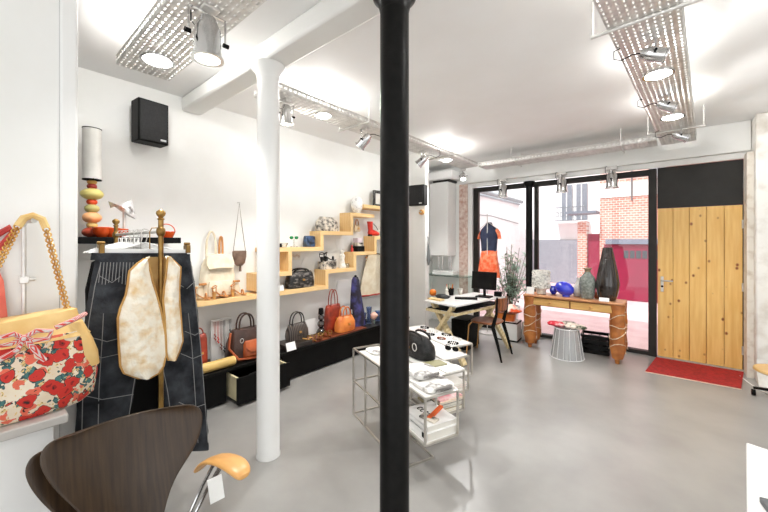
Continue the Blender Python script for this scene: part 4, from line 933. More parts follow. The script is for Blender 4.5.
# ================================================================== WIRE DISPLAY TABLES
RZ=.585
l_=V((.93,-.37,0)).normalized(); s_=V((.37,.93,0)).normalized()
N4=V((-1.15,1.763,0)); WD=.255
def wire_table(label,N,length,base,extra):
    t=thing('wire_table',label,'display table',N-l_*length/2+s_*WD/2,0,'staggered wire display tables')
    A=N-l_*length; B=N; C=N+s_*WD; D=A+s_*WD; r=.0065
    U=lambda p,z:V((p.x,p.y,z))
    def fr(pts): 
        mb=MB()
        for p,q in pts: mb.bar(p,q,r*2)
        return mb
    BE=A+l_*base; CE=D+l_*base
    link('top_frame',fr([(U(A,RZ),U(B,RZ)),(U(B,RZ),U(C,RZ)),(U(C,RZ),U(D,RZ)),(U(D,RZ),U(A,RZ))]),WIRE,t)
    link('shelf_frame',fr([(U(A,.3),U(B,.3)),(U(B,.3),U(C,.3)),(U(C,.3),U(D,.3)),(U(D,.3),U(A,.3))]),WIRE,t)
    link('base_frame',fr([(U(A,r),U(BE,r)),(U(BE,r),U(CE,r)),(U(CE,r),U(D,r)),(U(D,r),U(A,r))]),WIRE,t)
    for p in(A,D): link('leg',fr([(U(p,0),U(p,RZ))]),WIRE,t)
    for p in(A+l_*.25,D+l_*.25): link('leg',fr([(U(p,0),U(p,RZ))]),WIRE,t)
    for p in(B,C,B-l_*.32,C-l_*.32): link('upright',fr([(U(p,.3),U(p,RZ))]),WIRE,t)
    link('top_panel',MB().prism([U(A+l_*extra,RZ-.002),U(B,RZ-.002),U(C,RZ-.002),U(D+l_*extra,RZ-.002)],(0,0,.006)),mat('white_sheet_metal',srgb(236,234,230),None,5,.3),t)
    link('shelf_panel',MB().prism([U(B-l_*.32,.298),U(B,.298),U(C,.298),U(C-l_*.32,.298)],(0,0,.006)),_M['white_sheet_metal'],t)
    return t
st=V((-.125,.33,0))
wire_table('chrome wire display table nearest the camera with folded clothes on it',N4,1.11,.85,.1)
for i,(lb) in enumerate(('second chrome wire display table, carrying the black handbag','third chrome wire display table, with the sunglasses on it','farthest chrome wire display table, carrying necklaces')):
    wire_table(lb,N4+st*(i+1),.8,.55,0)
def onT(i,a,b,z=RZ+.005): # point on table i: a along from the right end, b across
    p=N4+st*i-l_*a+s_*b; return V((p.x,p.y,z))
angl=math.atan2(l_.y,l_.x)
# folded clothes on the nearest table
for k,(a,b,w_,d_,h,z,lb,m) in enumerate(((.13,.15,.24,.24,.035,0,'folded white sweatshirt lying flat on the nearest wire table',GREYC),(.33,.15,.26,.24,.045,0,'grey and white folded cloth beside the white sweatshirt',SCARFP if False else GREYC),(.24,.14,.22,.2,.04,.045,'crumpled white garment on top of the folded clothes pile',GREYC))):
    p=onT(0,a,b,RZ+.006+z)
    o=MB().loft([(p,l_*w_*.46,s_*d_*.46),(p+V((0,0,h*.3)),l_*w_*.5,s_*d_*.5),(p+V((0,0,h*.75)),l_*w_*.48,s_*d_*.48),(p+V((0,0,h)),l_*w_*.3,s_*d_*.3)],24,4,.05)
    tag(link('folded_garment',o,m,angle=60),lb,'clothes','folded clothes on the wire table')
tag(link('dark_cloth',MB().loft([(onT(0,.92,.14,RZ+.006),l_*.09,s_*.08),(onT(0,.92,.14,RZ+.02),l_*.1,s_*.09),(onT(0,.92,.14,RZ+.03),l_*.06,s_*.05)],16,3,.05),GREYC),'grey folded cloth at the left end of the nearest wire table','cloth')
tag(link('black_purse',MB().loft([(onT(1,.62,.1,.305),l_*.07,s_*.05),(onT(1,.62,.1,.36),l_*.08,s_*.06),(onT(1,.62,.1,.42),l_*.05,s_*.03)],14,3,.04),BLACKL) if False else link('black_purse',MB().loft([(onT(0,.92,.2,.0065*2),l_*.0,s_*.0),(onT(0,.92,.2,.02),l_*.01,s_*.01)],6),BLACKL),'x','purse') if False else None
# wallets / magazines on second
for k,(a,b,w_,d_,h,c,lb) in enumerate(((.05,.18,.1,.17,.012,colour(240,238,234),'white booklet at the right end of the second wire table'),(.19,.12,.11,.18,.014,mat('olive_cover',srgb(150,146,110),None,5,.5),'olive green booklet in the middle of the second wire table'),(.68,.15,.14,.2,.012,colour(200,196,190),'pale grey booklet left of the black handbag on the second table'),(.115,.17,.03,.16,.008,colour(228,226,222),'narrow white envelope between two booklets on the second wire table'))):
    p=onT(1,a,b,RZ+.004+h/2+.001)
    tag(link('booklet',MB().box(p,(w_,d_,h),angl),c,bevel=.002),lb,'booklet','booklets on the second wire table')
# black bag on third
p=onT(1,.44,.15,RZ+.006)
t=handbag('handbag','soft black leather handbag on the second wire table',p,.36,.2,.165,BLACKL,angl,hh=.03,taper=.72,e=2.4,hw=.3)
link('shoulder_strap',MB().tube([(-.15,-.06,.14),(-.17,-.08,.1),(-.1,-.11,.05),(-.05,-.11,.12),(-.02,-.08,.155)],.008,6),BLACKL,t,world=False)
link('studded_ring',MB().tube([(.08+.03*math.cos(a),-.096,.1+.03*math.sin(a)) for a in[2*PI*i/14 for i in range(14)]],.004,5,True),STEEL,t,world=False)
def glasses(label,p,rz):
    t=thing('sunglasses',label,'sunglasses',p,rz)
    for s in(-1,1):
        link('lens',MB().loft([((s*.034,0,.022),V((.028,0,0)),V((0,.0,.02))),((s*.034,.003,.022),V((.028,0,0)),V((0,0,.02)))],16,2.5),BLACKM,t,world=False)
        link('temple',MB().tube([(s*.066,0,.034),(s*.07,.08,.03),(s*.066,.13,.006)],.003,5),BLACKM,t,world=False)
    link('bridge',MB().tube([(-.008,0,.03),(0,-.002,.034),(.008,0,.03)],.003,5),BLACKM,t,world=False)
    return t
glasses('black sunglasses beside the handbag on the third wire table',onT(2,.15,.2,RZ+.005),angl+.5)
# beads on fourth
for k in range(8):
    a,b=.08+k*.085,.08+.12*(k%2)+R.uniform(-.02,.02); c=onT(3,a,b,RZ+.012); rr=R.uniform(.032,.045)
    mb=MB()
    for i in range(14): mb.ball(c+V((rr*math.cos(i*PI/7)*1.2,rr*math.sin(i*PI/7)*.8,0)),.0075,8)
    tag(link('bead_bracelet',mb,(BLACKM,STEEL,BROWNL,BLACKM)[k%4]),['black bead bracelet, first from the right on the farthest wire table','silver bead bracelet, second from the right on the farthest wire table','brown bead bracelet, third from the right on the farthest wire table','black bead bracelet, fourth from the right on the farthest wire table','black bead bracelet, fifth from the right on the farthest wire table','silver bead bracelet, sixth from the right on the farthest wire table','brown bead bracelet, seventh from the right on the farthest wire table','black bead bracelet at the left end of the farthest wire table'][k],'bracelet','bracelets on the farthest wire table')
# books on the lower shelves
def book(label,p,w_,d_,h,rz,c,group,logo=False,title=False):
    t=thing('book',label,'book',p,rz,group)
    link('cover',MB().box((0,0,h-.0015),(w_,d_,.003)).box((0,0,.0015),(w_,d_,.003)).box((-w_/2+.0015,0,h/2),(.003,d_,h)).box((0,-d_/2+.0015,h/2),(w_,.003,h)),c,t,world=False)
    link('pages',MB().box((.003,.003,h/2),(w_-.01,d_-.01,h-.006)),colour(236,232,222),t,world=False)
    if logo: link('spine_mark',MB().box((w_*.36,-d_/2-.001,h*.5),(h*.6,.003,h*.6)),BLACKM,t,world=False)
    if title:
        mb=MB()
        for i in range(4):
            x0=-w_*.3+i*.035; mb.tube([(x0+.012*math.cos(a)*(1 if i!=2 else .6),-.02+.02*math.sin(a),h+.001) for a in[.6+5.2*k/10 for k in range(11)]],.0035,5)
        link('title_lettering',mb,BLACKM,t,world=False)
    return t
WB=colour(244,243,240)
z=.3045
book('large white art book at the bottom of the pile on the nearest lower shelf',onT(0,.16,.15,z),.29,.25,.05,angl,WB,'books under the nearest wire table',logo=True)
book('large white art book with black lettering on top of the pile',onT(0,.165,.15,z+.051),.28,.24,.035,angl,WB,'books under the nearest wire table',title=True)
tag(link('orange_packet',MB().box(onT(0,.14,.18,z+.095),(.03,.2,.014),angl+.5),colour(240,106,40),bevel=.002),'orange pencil case lying on the white art books','case')
tag(link('patterned_packet',MB().box(onT(0,.1,.1,z+.094),(.12,.06,.012),angl+.3),SCARFP,bevel=.002),'small black and white printed booklet on the white art books','booklet')
for k,(c,h) in enumerate(((colour(200,186,150),.02),(colour(150,140,120),.016),(colour(226,224,216),.018),(colour(120,112,100),.014),(colour(238,214,190),.012),(mat('pink_cover',srgb(244,232,226),srgb(236,150,160),18,.5),.01))):
    zz=z+sum((.02,.016,.018,.014,.012,.01)[:k])+k*.0008
    book(['tan magazine at the bottom of the pile under the second wire table','grey brown magazine second from the bottom under the second wire table','white magazine third from the bottom under the second wire table','dark magazine fourth from the bottom under the second wire table','peach magazine just below the top of the pile under the second wire table','pink printed magazine on top of the pile under the second wire table'][k],onT(1,.15+R.uniform(-.01,.01),.15,zz),.27,.22,h,angl+R.uniform(-.04,.04),c,'magazines under the second wire table')
for k,(c,h) in enumerate(((colour(236,226,214),.02),(mat('rose_cover',srgb(240,210,206),srgb(250,240,236),14,.5),.018),(colour(244,240,232),.012))):
    zz=z+sum((.02,.018,.012)[:k])+k*.0008
    book(['cream magazine at the bottom of the pile under the third wire table','rose magazine in the middle of the pile under the third wire table','white magazine on top of the pile under the third wire table'][k],onT(2,.16,.15,zz),.27,.22,h,angl+R.uniform(-.05,.05),c,'magazines under the third wire table')

# ================================================================== OFFICE CORNER
t=thing('wall_cupboard','tall white boiler cupboard hung high in the far corner','cupboard',(-3.25,5.6,1.27))
link('carcass',MB().bx(-3.51,-3.12,5.53,5.845,1.27,2.64),WHITEG,t,bevel=.012)
link('door',MB().bx(-3.505,-3.125,5.512,5.529,1.285,2.625),WHITEG,t,bevel=.006)
t=thing('ventilation_duct','white ventilation duct above the tall wall cupboard','duct',(-3.3,5.6,2.7))
link('body',MB().bx(-3.6,-3.0,5.46,5.845,2.68,2.84),CEIL,t,bevel=.03)
link('dark_gap_block',MB().bx(-3.45,-3.1,5.55,5.84,2.642,2.679),DARKF,t)  # dark grey block between the duct and the cupboard
mb=MB()
for x in(-3.42,-3.34,-3.2,-3.16): mb.cyl((x,5.72,.93),(x,5.72,1.268),.011)
tag(link('boiler_pipes',mb,CHROME),'thin pipes running down below the tall wall cupboard','pipes')
t=thing('glass_shelf','green edged glass wall shelf below the tall wall cupboard','shelf',(-3.2,5.7,.9))
link('pane',MB().bx(-3.645,-2.75,5.5,5.845,.9,.91),GGLASS,t)
for x in(-3.4,-2.9): link('bracket',MB().bx(x-.01,x+.01,5.55,5.845,.885,.899),STEEL,t)
tag(link('white_box_file',MB().bx(-3.5,-3.05,5.6,5.8,.912,.99),WHITEG,bevel=.01),'flat white box lying on the green edged glass shelf','box')
t=thing('hanging_umbrella','grey folded umbrella hanging at the end of the white wall','umbrella',(-2.9,4.55,1.15))
q=onY(425.5,243,4.55)
link('canopy',MB().loft([((-2.91,4.55,1.17),V((.012,0,0)),V((0,.012,0))),((-2.905,4.55,1.25),V((.028,0,0)),V((0,.035,0))),((-2.905,4.55,1.4),V((.02,0,0)),V((0,.025,0))),((-2.915,4.55,1.52),V((.008,0,0)),V((0,.008,0)))],12,2,.08),colour(130,134,134),t)
link('handle',MB().tube([(-2.915,4.55,1.5),(-2.915,4.55,1.6),(-2.925,4.55,1.62)],.005,6),BLACKM,t)
t=thing('wall_hook','round orange wooden hook under the corner loudspeaker','hook',(-2.99,4.47,1.96))
link('disc',MB().cyl((-2.99,4.499,2.0),(-2.99,4.46,2.0),.04,n=20),OAKP,t)
link('peg',MB().cyl((-2.99,4.46,2.0),(-2.99,4.43,2.01),.012),STEEL,t)
# desk
O=V((-2.03,3.80,0)); dv=V((.10,.995,0)).normalized(); du=V((-.985,.17,0)).normalized(); dv=V((-du.y,du.x,0))*-1; 
dv=V((.17,.985,0)).normalized()
DZ=.75; LW,LL=.53,1.14
def dk(a,b,z): p=O+du*a+dv*b; return V((p.x,p.y,z))
t=thing('desk','white topped desk on pale wooden crossed legs in the far corner','desk',dk(.26,.57,0))
link('desktop',MB().prism([dk(0,0,DZ-.022),dk(LW,0,DZ-.022),dk(LW,LL,DZ-.022),dk(0,LL,DZ-.022)],(0,0,.022)),WHITEG,t,bevel=.003)
link('apron',MB().bar(dk(.02,.02,DZ-.12),dk(LW-.02,.02,DZ-.12),.02,.035).bar(dk(.02,.03,DZ-.12),dk(.02,LL-.03,DZ-.12),.02,.03).bar(dk(LW-.02,.03,DZ-.12),dk(LW-.02,LL-.03,DZ-.12),.02,.03),PLY,t)
link('under_shelf',MB().prism([dk(.03,.04,DZ-.1),dk(LW-.03,.04,DZ-.1),dk(LW-.03,LL-.04,DZ-.1),dk(.03,LL-.04,DZ-.1)],(0,0,.01)),BLACKM,t)
for b in(.05,LL-.02):
    link('leg',MB().bar(dk(.08,b,DZ-.03),dk(LW+.06,b,.008),.04,.08,dv),PLY,t)
    link('leg',MB().bar(dk(LW-.08,b+.042,DZ-.03),dk(-.06,b+.042,.008),.04,.08,dv),PLY,t)
# monitor, keyboard, clutter
mp_=dk(.18,.80,DZ); mz=math.atan2(dv.y,dv.x)
p=onZ(484,297,DZ+.002)
t=thing('computer_monitor','black flat computer monitor on the white desk','monitor',p,math.radians(2))
link('screen',MB().box(None,(.36,.025,.25),M=Matrix.Translation((0,0,.235))@Matrix.Rotation(-.12,4,'X')),BLACKM,t,world=False,bevel=.006)
link('display',MB().box(None,(.33,.004,.22),M=Matrix.Translation((0,-.014,.236))@Matrix.Rotation(-.12,4,'X')),mat('dark_screen',srgb(10,10,12),None,5,.15),t,world=False)
link('stand',MB().cyl((0,.02,.01),(0,.02,.2),.02).box((0,.01,.008),(.2,.16,.014)),BLACKM,t,world=False)
p=onZ(466,299,DZ+.001)
tag(link('keyboard',MB().box(p+V((0,0,.011)),(.3,.11,.02),math.radians(28)),BLACKM,bevel=.004),'black keyboard in front of the monitor on the white desk','keyboard')
tag(link('black_box',MB().box(dk(.07,1.06,DZ+.034),(.1,.08,.065),.2),BLACKM,bevel=.004),'small black box at the right edge of the desk beside the monitor','box')
p=onZ(431,296,DZ); 
tag(link('orange_pouch',MB().ball(p+V((.02,.02,.05)),(.055,.045,.048),14,noise=.05),colour(240,130,30)),'round orange pouch at the left end of the desk','pouch')
tag(link('dark_scarf',MB().loft([(onZ(443,298,DZ+.002),V((.09,0,0)),V((0,.06,0))),(onZ(443,298,DZ+.002)+V((0,0,.03)),V((.1,.02,0)),V((0,.065,0))),(onZ(442,298,DZ+.002)+V((0,0,.055)),V((.05,0,0)),V((0,.03,0)))],16,2,.12),BLACKL),'black cloth heaped on the left of the white desk','cloth')
tag(link('kraft_folder',MB().box(onZ(436,300,DZ)+V((.0,.0,.012)),(.22,.1,.02),-.15),colour(226,196,140),bevel=.003),'pale tan folder along the near left edge of the desk','folder')
p=dk(.44,.36,DZ+.001)
t=thing('desk_figurine','cream rabbit shaped figurine among the clutter on the desk','figurine',p)
link('body',MB().lathe([(.03,0),(.035,.02),(.028,.07),(.02,.09)],p,14),WCER,t)
link('head',MB().ball(p+V((0,0,.11)),(.024,.022,.026),12),WCER,t)
for s in(-1,1): link('ear',MB().ball(p+V((s*.012,0,.15)),(.007,.005,.025),8),WCER,t)
p=onZ(450,295,DZ)
t=thing('pencil_basket','black wire basket of coloured pens on the desk','basket',p)
link('basket',MB().lathe([(.05,0),(.06,.1),(.055,.1),(.046,.01)],p,18),BLACKM,t)
for i,c in enumerate((colour(230,60,40),colour(240,200,60),colour(60,150,90),colour(240,120,40),colour(250,240,230))):
    a=i*1.25; link('pen',MB().cyl(p+V((.02*math.cos(a),.02*math.sin(a),.012)),p+V((.05*math.cos(a),.05*math.sin(a),.16)),.005,n=8),c,t)
p=onZ(460,294,DZ)
tag(link('white_cup',MB().lathe([(.03,0),(.035,.01),(.04,.085),(.036,.085),(.03,.012),(.002,.01)],p,18),WCER),'white cup between the pens and the keyboard on the desk','cup')
# things under the desk
t=thing('computer_tower','black computer tower standing on the floor under the desk','computer',(-2.315,4.62,0),math.radians(2))
link('case',MB().box((0,0,.22),(.26,.4,.42)),BLACKM,t,world=False,bevel=.01)
link('front_panel',MB().box((.0,-.204,.22),(.2,.008,.38)),BLACKP,t,world=False,bevel=.004)
link('drive_light',MB().cyl((.08,-.208,.1),(.08,-.216,.1),.008),colour(200,200,200),t,world=False)
tag(link('carrier_bag',MB().loft([((-2.4,4.12,0.0),V((.14,0,0)),V((0,.1,0))),((-2.4,4.12,.2),V((.15,0,0)),V((0,.11,0))),((-2.4,4.12,.36),V((.12,0,0)),V((0,.06,0)))],16,2.5,.06),SCARFP),'grey and white patterned carrier bag on the floor under the desk','bag')
tag(link('brown_bundle',MB().loft([((-2.78,4.25,0.0),V((.12,0,0)),V((0,.1,0))),((-2.78,4.25,.14),V((.13,0,0)),V((0,.1,0))),((-2.78,4.25,.24),V((.06,0,0)),V((0,.05,0)))],16,2.5,.06),TANT),'tan bundle on the floor at the far left under the desk','bundle')
# wooden chair at the desk
CZ0=.46; ch=math.radians(-52)
cc=V((-1.93,4.5,0))
t=thing('desk_chair','mid century wooden chair with black rear legs at the desk','chair',cc,math.radians(92))
W_='bent_plywood'; CW=mat(W_,srgb(150,92,56),srgb(112,64,38),5,.35,kind='wave',stretch=(1,3,3))
link('seat',MB().loft([((0,0,CZ0-.012),V((.2,0,0)),V((0,.19,0))),((0,0,CZ0),V((.21,0,0)),V((0,.2,0))),((0,0,CZ0+.012),V((.2,0,0)),V((0,.19,0)))],28,3),CW,t,world=False)
link('backrest',MB().ruled([(-.19,-.19,CZ0+.34),(-.21,-.185,CZ0+.26),(-.2,-.18,CZ0+.17)],[(.19,-.19,CZ0+.34),(.21,-.185,CZ0+.26),(.2,-.18,CZ0+.17)],12,V((0,-.06,0)),V((0,-.012,0))),CW,t,world=False,bevel=.003)
for s in(-1,1):
    link('rear_leg',MB().tube([(s*.2,-.21,CZ0+.36),(s*.195,-.2,CZ0+.15),(s*.19,-.15,CZ0-.03),(s*.2,-.22,.2),(s*.21,-.27,.0)],[.012,.018,.028,.02,.012],8),BLACKM,t,world=False)
    link('front_leg',MB().tube([(s*.17,.15,CZ0-.01),(s*.175,.19,CZ0-.06),(s*.18,.22,0)],.0085,8),OAKP,t,world=False)
# white boxes and orange cloth right of the desk
t=thing('storage_box','white storage box with black edges on the floor beside the desk chair','box',(-1.98,5.42,0),.08)
link('box',MB().box((0,0,.155),(.34,.26,.28)),PAPER,t,world=False,bevel=.006)
link('lid_edge',MB().box((0,0,.285),(.35,.27,.02)),BLACKM,t,world=False); link('base_edge',MB().box((0,0,.01),(.35,.27,.02)),BLACKM,t,world=False)
tag(link('cream_box',MB().box((-1.72,5.6,.14),(.16,.2,.28),.05),colour(232,228,222),bevel=.005),'narrow cream box between the white storage box and the console table','box')
t=thing('wicker_basket','orange brown basket on top of the white storage box','basket',(-2.02,5.42,.296),.08)
link('body',MB().loft([((0,0,.0),V((.14,0,0)),V((0,.1,0))),((0,0,.12),V((.16,0,0)),V((0,.115,0))),((0,0,.12),V((.15,0,0)),V((0,.105,0))),((0,0,.015),V((.13,0,0)),V((0,.09,0)))],22,4),ORANL,t,world=False)
link('rim',MB().loft([((0,0,.115),V((.165,0,0)),V((0,.12,0))),((0,0,.13),V((.165,0,0)),V((0,.12,0)))],22,4),BROWNL,t,world=False)
tag(link('printed_cloth',MB().loft([((-1.93,5.42,.43),V((.13,0,0)),V((0,.1,0))),((-1.92,5.4,.46),V((.15,0,0)),V((0,.12,0))),((-1.92,5.42,.5),V((.1,0,0)),V((0,.08,0))),((-1.93,5.42,.55),V((.04,0,0)),V((0,.04,0)))],18,2,.1),mat('orange_floral_cloth',srgb(250,236,222),srgb(240,90,40),9,.8,lo=.48,hi=.6)),'white and orange printed cloth spilling out of the basket','cloth')
# dress on stand in the window
q=onY(489,241,5.62)
t=thing('dress_on_stand','navy dress with an orange skirt and sleeves on a thin stand','dress',(q.x,5.62,0))
x=q.x
def dz(py): return onY(489,py,5.62).z
link('bodice',MB().loft([((x,5.62,dz(251)),V((.13,0,0)),V((0,.07,0))),((x,5.62,dz(243)),V((.14,0,0)),V((0,.075,0))),((x,5.62,dz(234)),V((.155,0,0)),V((0,.08,0))),((x,5.62,dz(229)),V((.13,0,0)),V((0,.06,0))),((x,5.62,dz(225)),V((.06,0,0)),V((0,.05,0))),((x,5.62,dz(222.5)),V((.045,0,0)),V((0,.045,0)))],20,2.4,.01),NAVY,t)
link('skirt',MB().loft([((x-.005,5.62,dz(277)),V((.2,0,0)),V((0,.11,0))),((x-.005,5.62,dz(264)),V((.17,0,0)),V((0,.09,0))),((x,5.62,dz(250.5)),V((.132,0,0)),V((0,.072,0)))],24,2,.06),ORANP,t)
for s in(-1,1): link('sleeve',MB().loft([((x+s*.13,5.62,dz(230)),V((.02,0,.03)),V((0,.04,0))),((x+s*.17,5.62,dz(234)),V((.02,0,.03)),V((0,.045,0))),((x+s*.185,5.62,dz(239)),V((.025,0,.0)),V((0,.045,0)))],12,2,.06),ORANP,t)
link('stand_pole',MB().cyl((x,5.55,.02),(x,5.55,dz(214)),.008),STEEL,t)
link('stand_foot',MB().lathe([(.14,0),(.14,.01),(.02,.02)],(x,5.55,0),20),STEEL,t)
link('stand_tee',MB().tube([(x-.16,5.6,dz(229)),(x,5.56,dz(222)),(x+.16,5.6,dz(229))],.006,6),STEEL,t)

# ================================================================== CONSOLE TABLE IN THE WINDOW
tx0,tx1,ty0,ty1,tz=-1.66,-.44,5.14,5.52,.775
t=thing('console_table','wooden console table with legs wrapped in tan leather and cord','table',((tx0+tx1)/2,5.33,0))
link('tabletop',MB().bx(tx0,tx1,ty0,ty1,tz-.03,tz),mat('tabletop_leather',srgb(206,150,104),srgb(180,116,74),6,.4,bump=.2),t,bevel=.01)
link('apron',MB().bx(tx0+.09,tx1-.09,ty0+.035,ty1-.03,tz-.15,tz-.03),mat('apron_gap_dark_pine',srgb(150,100,52),srgb(130,84,42),6,.45),t,bevel=.003)  # pine darkened to paint in the dark gap lines around the drawers
for a,b in((tx0+.13,(tx0+tx1)/2-.01),((tx0+tx1)/2+.01,tx1-.13)):
    dd=link('drawer_front',MB().bx(a,b,ty0+.022,ty0+.034,tz-.14,tz-.045),PLANKP,t,bevel=.003)
    link('drawer_knob',MB().ball(((a+b)/2,ty0+.008,tz-.092),(.02,.02,.016),12),OAKP,dd)
for i,(x,y) in enumerate(((tx0+.08,ty0+.07),(tx1-.08,ty0+.07),(tx0+.08,ty1-.07),(tx1-.08,ty1-.07))):
    lg=link('leg',MB().loft([((x,y,.0),V((.022,0,0)),V((0,.022,0))),((x,y,.05),V((.028,0,0)),V((0,.028,0))),((x,y,.07),V((.06,0,0)),V((0,.055,0))),((x,y,.2),V((.088,0,0)),V((0,.07,0))),((x,y,.34),V((.078,0,0)),V((0,.065,0))),((x,y,.5),V((.082,0,0)),V((0,.068,0))),((x,y,.64),V((.075,0,0)),V((0,.065,0))),((x,y,tz-.031),V((.085,0,0)),V((0,.07,0)))],18,2.4,.09),TANLG,t)
    link('cord',MB().tube([(x+.09*math.cos(k*.55),y+.075*math.sin(k*.55),.14+k*.0105+.03*math.sin(k*.9)) for k in range(46)],.005,5),ROPE,lg)
def vase(name,label,x,y,prof,m,n=28,noise=0,collar=None):
    t=thing(name,label,'vase',(x,y,tz+.001))
    link('body',MB().lathe(prof,(x,y,tz+.001),n,noise),m,t)
    r0,z0=prof[-1] if collar is None else collar
    return t
def vx(px,y=5.33): return onY(px,241,y).x
def sc_(px,y=5.33): r=ray(px,241); return (y/r.y)/F
k=sc_(541); x=vx(541)
t=vase('textured_vase','tall white vase encrusted with knobbly ceramic on the console table',x,5.33,[(.05,0),(.065,.005),(.072,.08)],WCER)
mb=MB().lathe([(.10,.075),(.115,.09),(.12,.33),(.115,.345),(.10,.345),(.09,.12)],(x,5.33,tz),30)
for i in range(260):
    a=R.uniform(0,2*PI); z=R.uniform(.085,.34); mb.ball((x+.118*math.cos(a),5.33+.118*math.sin(a),tz+z),R.uniform(.007,.014),5)
link('encrusted_wall',mb,CRUST,t)
x=vx(553.5,5.4)
t=thing('cobalt_vase','small cobalt blue faceted vase behind the big blue egg shape','vase',(x,5.4,tz))
link('body',MB().lathe([(.02,0),(.03,.01),(.055,.05),(.05,.09),(.035,.12),(.03,.12),(.03,.09)],(x,5.4,tz),10),COBALT,t,angle=20)
link('lip',MB().lathe([(.028,.118),(.038,.122),(.028,.126)],(x,5.4,tz),12),COBALT,t)
x=vx(564.5,5.28)
o=MB().ball((0,0,0),(.125,.09,.095),24); bmesh.ops.rotate(o.bm,cent=(0,0,0),matrix=Matrix.Rotation(.35,3,'Y'),verts=o.bm.verts); bmesh.ops.translate(o.bm,verts=o.bm.verts,vec=(x,5.28,tz+.112))
t=thing('egg_vase','large cobalt blue egg shaped vase lying on the console table','vase',(x,5.28,tz))
link('body',o,COBALT,t)
link('foot',MB().lathe([(.04,0),(.05,.004),(.045,.03)],(x+.02,5.28,tz),18),COBALT,t)
x=vx(579,5.44)
t=thing('cream_vase','cream bottle vase behind the grey speckled vase','vase',(x,5.44,tz))
link('body',MB().lathe([(.06,0),(.08,.03),(.085,.1),(.05,.17),(.028,.22),(.028,.25)],(x,5.44,tz),24),WCER,t)
link('lip',MB().lathe([(.026,.25),(.036,.256),(.03,.262),(.02,.256)],(x,5.44,tz),18),WCER,t)
x=vx(587.5,5.3)
t=thing('bottle_vase','grey speckled ceramic bottle vase in the middle of the console table','vase',(x,5.3,tz))
link('body',MB().lathe([(.06,0),(.072,.006),(.088,.08),(.1,.19),(.09,.28),(.045,.335),(.034,.36)],(x,5.3,tz),28),GREYCER,t)
link('neck',MB().lathe([(.034,.36),(.034,.385),(.052,.4),(.052,.412),(.036,.412),(.03,.39)],(x,5.3,tz),24),mat('tan_neck',srgb(160,140,110),None,9,.5),t)
x=vx(597,5.34)
t=thing('amber_vase','small amber glass bud vase between the grey vase and the black vase','vase',(x-.005,5.4,tz))
link('body',MB().lathe([(.03,0),(.034,.01),(.03,.06),(.012,.1),(.012,.14),(.018,.15)],(x-.005,5.4,tz),18),colour(176,92,48,.15),t)
link('tip',MB().lathe([(.012,.148),(.02,.152),(.012,.156)],(x-.005,5.4,tz),14),WCER,t)
x=vx(607.5,5.3)
t=thing('tall_vase','tall tapering black glazed vase at the right of the console table','vase',(x,5.3,tz))
link('body',MB().lathe([(.07,0),(.09,.008),(.115,.08),(.132,.17),(.132,.23),(.115,.34),(.088,.48),(.062,.62),(.05,.69),(.047,.69),(.05,.6)],(x,5.3,tz),32),BLACKC,t)
mb=MB()
for i in range(9):
    a=i*2*PI/9; mb.tube([(x+rr*math.cos(a+.05*j),5.3+rr*math.sin(a+.05*j),tz+zz_) for j,(rr,zz_) in enumerate(((.134,.2),(.117,.34),(.09,.48),(.064,.62),(.051,.69)))],.004,5)
link('ridge',mb,BLACKC,t)
card('white price label at the foot of the tall black vase',(x-.02,5.155,tz),.11,.05,0,.35)
card('white card standing at the left end of the console table',(vx(531,5.25),5.22,tz),.11,.10,0,.15)
# clear plexi stool with cushions
q=onZ(566,358,0)
sx,sy=q.x,q.y+.05
t=thing('acrylic_stool','clear ribbed acrylic stool under the console table','stool',(sx,sy,0))
link('drum',MB().lathe([(.2,0),(.2,.012),(.145,.38),(.15,.4),(.14,.4),(.14,.38),(.19,.012)],(sx,sy,0),40),MILKY,t)
mb=MB()
for i in range(16):
    a=i*2*PI/16; mb.tube([(sx+.202*math.cos(a),sy+.202*math.sin(a),.006),(sx+.148*math.cos(a),sy+.148*math.sin(a),.38)],.003,5)
mb.tube([(sx+.202*math.cos(a),sy+.202*math.sin(a),.008) for a in[2*PI*i/32 for i in range(32)]],.007,6,True)
mb.tube([(sx+.15*math.cos(a),sy+.15*math.sin(a),.39) for a in[2*PI*i/32 for i in range(32)]],.007,6,True)
link('rib',mb,mat('pale_wire',srgb(232,232,232),None,5,.3),t)
link('seat',MB().lathe([(.15,.4),(.155,.404),(.15,.41)],(sx,sy,0),32),PLEXI,t)
for i,(dx,dy,rx,c,lb) in enumerate(((-.13,-.02,.11,mat('red_print_cloth',srgb(210,40,60),srgb(240,200,200),16,.8,lo=.5,hi=.7),'red folded scarf on the left of the acrylic stool'),(.11,-.03,.13,mat('green_red_print',srgb(236,220,206),srgb(60,70,50),14,.8,lo=.5,hi=.62),'white patterned folded scarf on the right of the acrylic stool'),(.0,.08,.1,SCARFP,'grey printed folded scarf at the back of the acrylic stool'))):
    p=V((sx+dx,sy+dy,.411))
    tag(link('folded_scarf',MB().loft([(p,V((rx*.9,0,0)),V((0,.07,0))),(p+V((0,0,.02)),V((rx,0,0)),V((0,.08,0))),(p+V((0,0,.045)),V((rx*.7,0,0)),V((0,.05,0)))],18,2.6,.08),c),lb,'scarf','scarves on the acrylic stool')
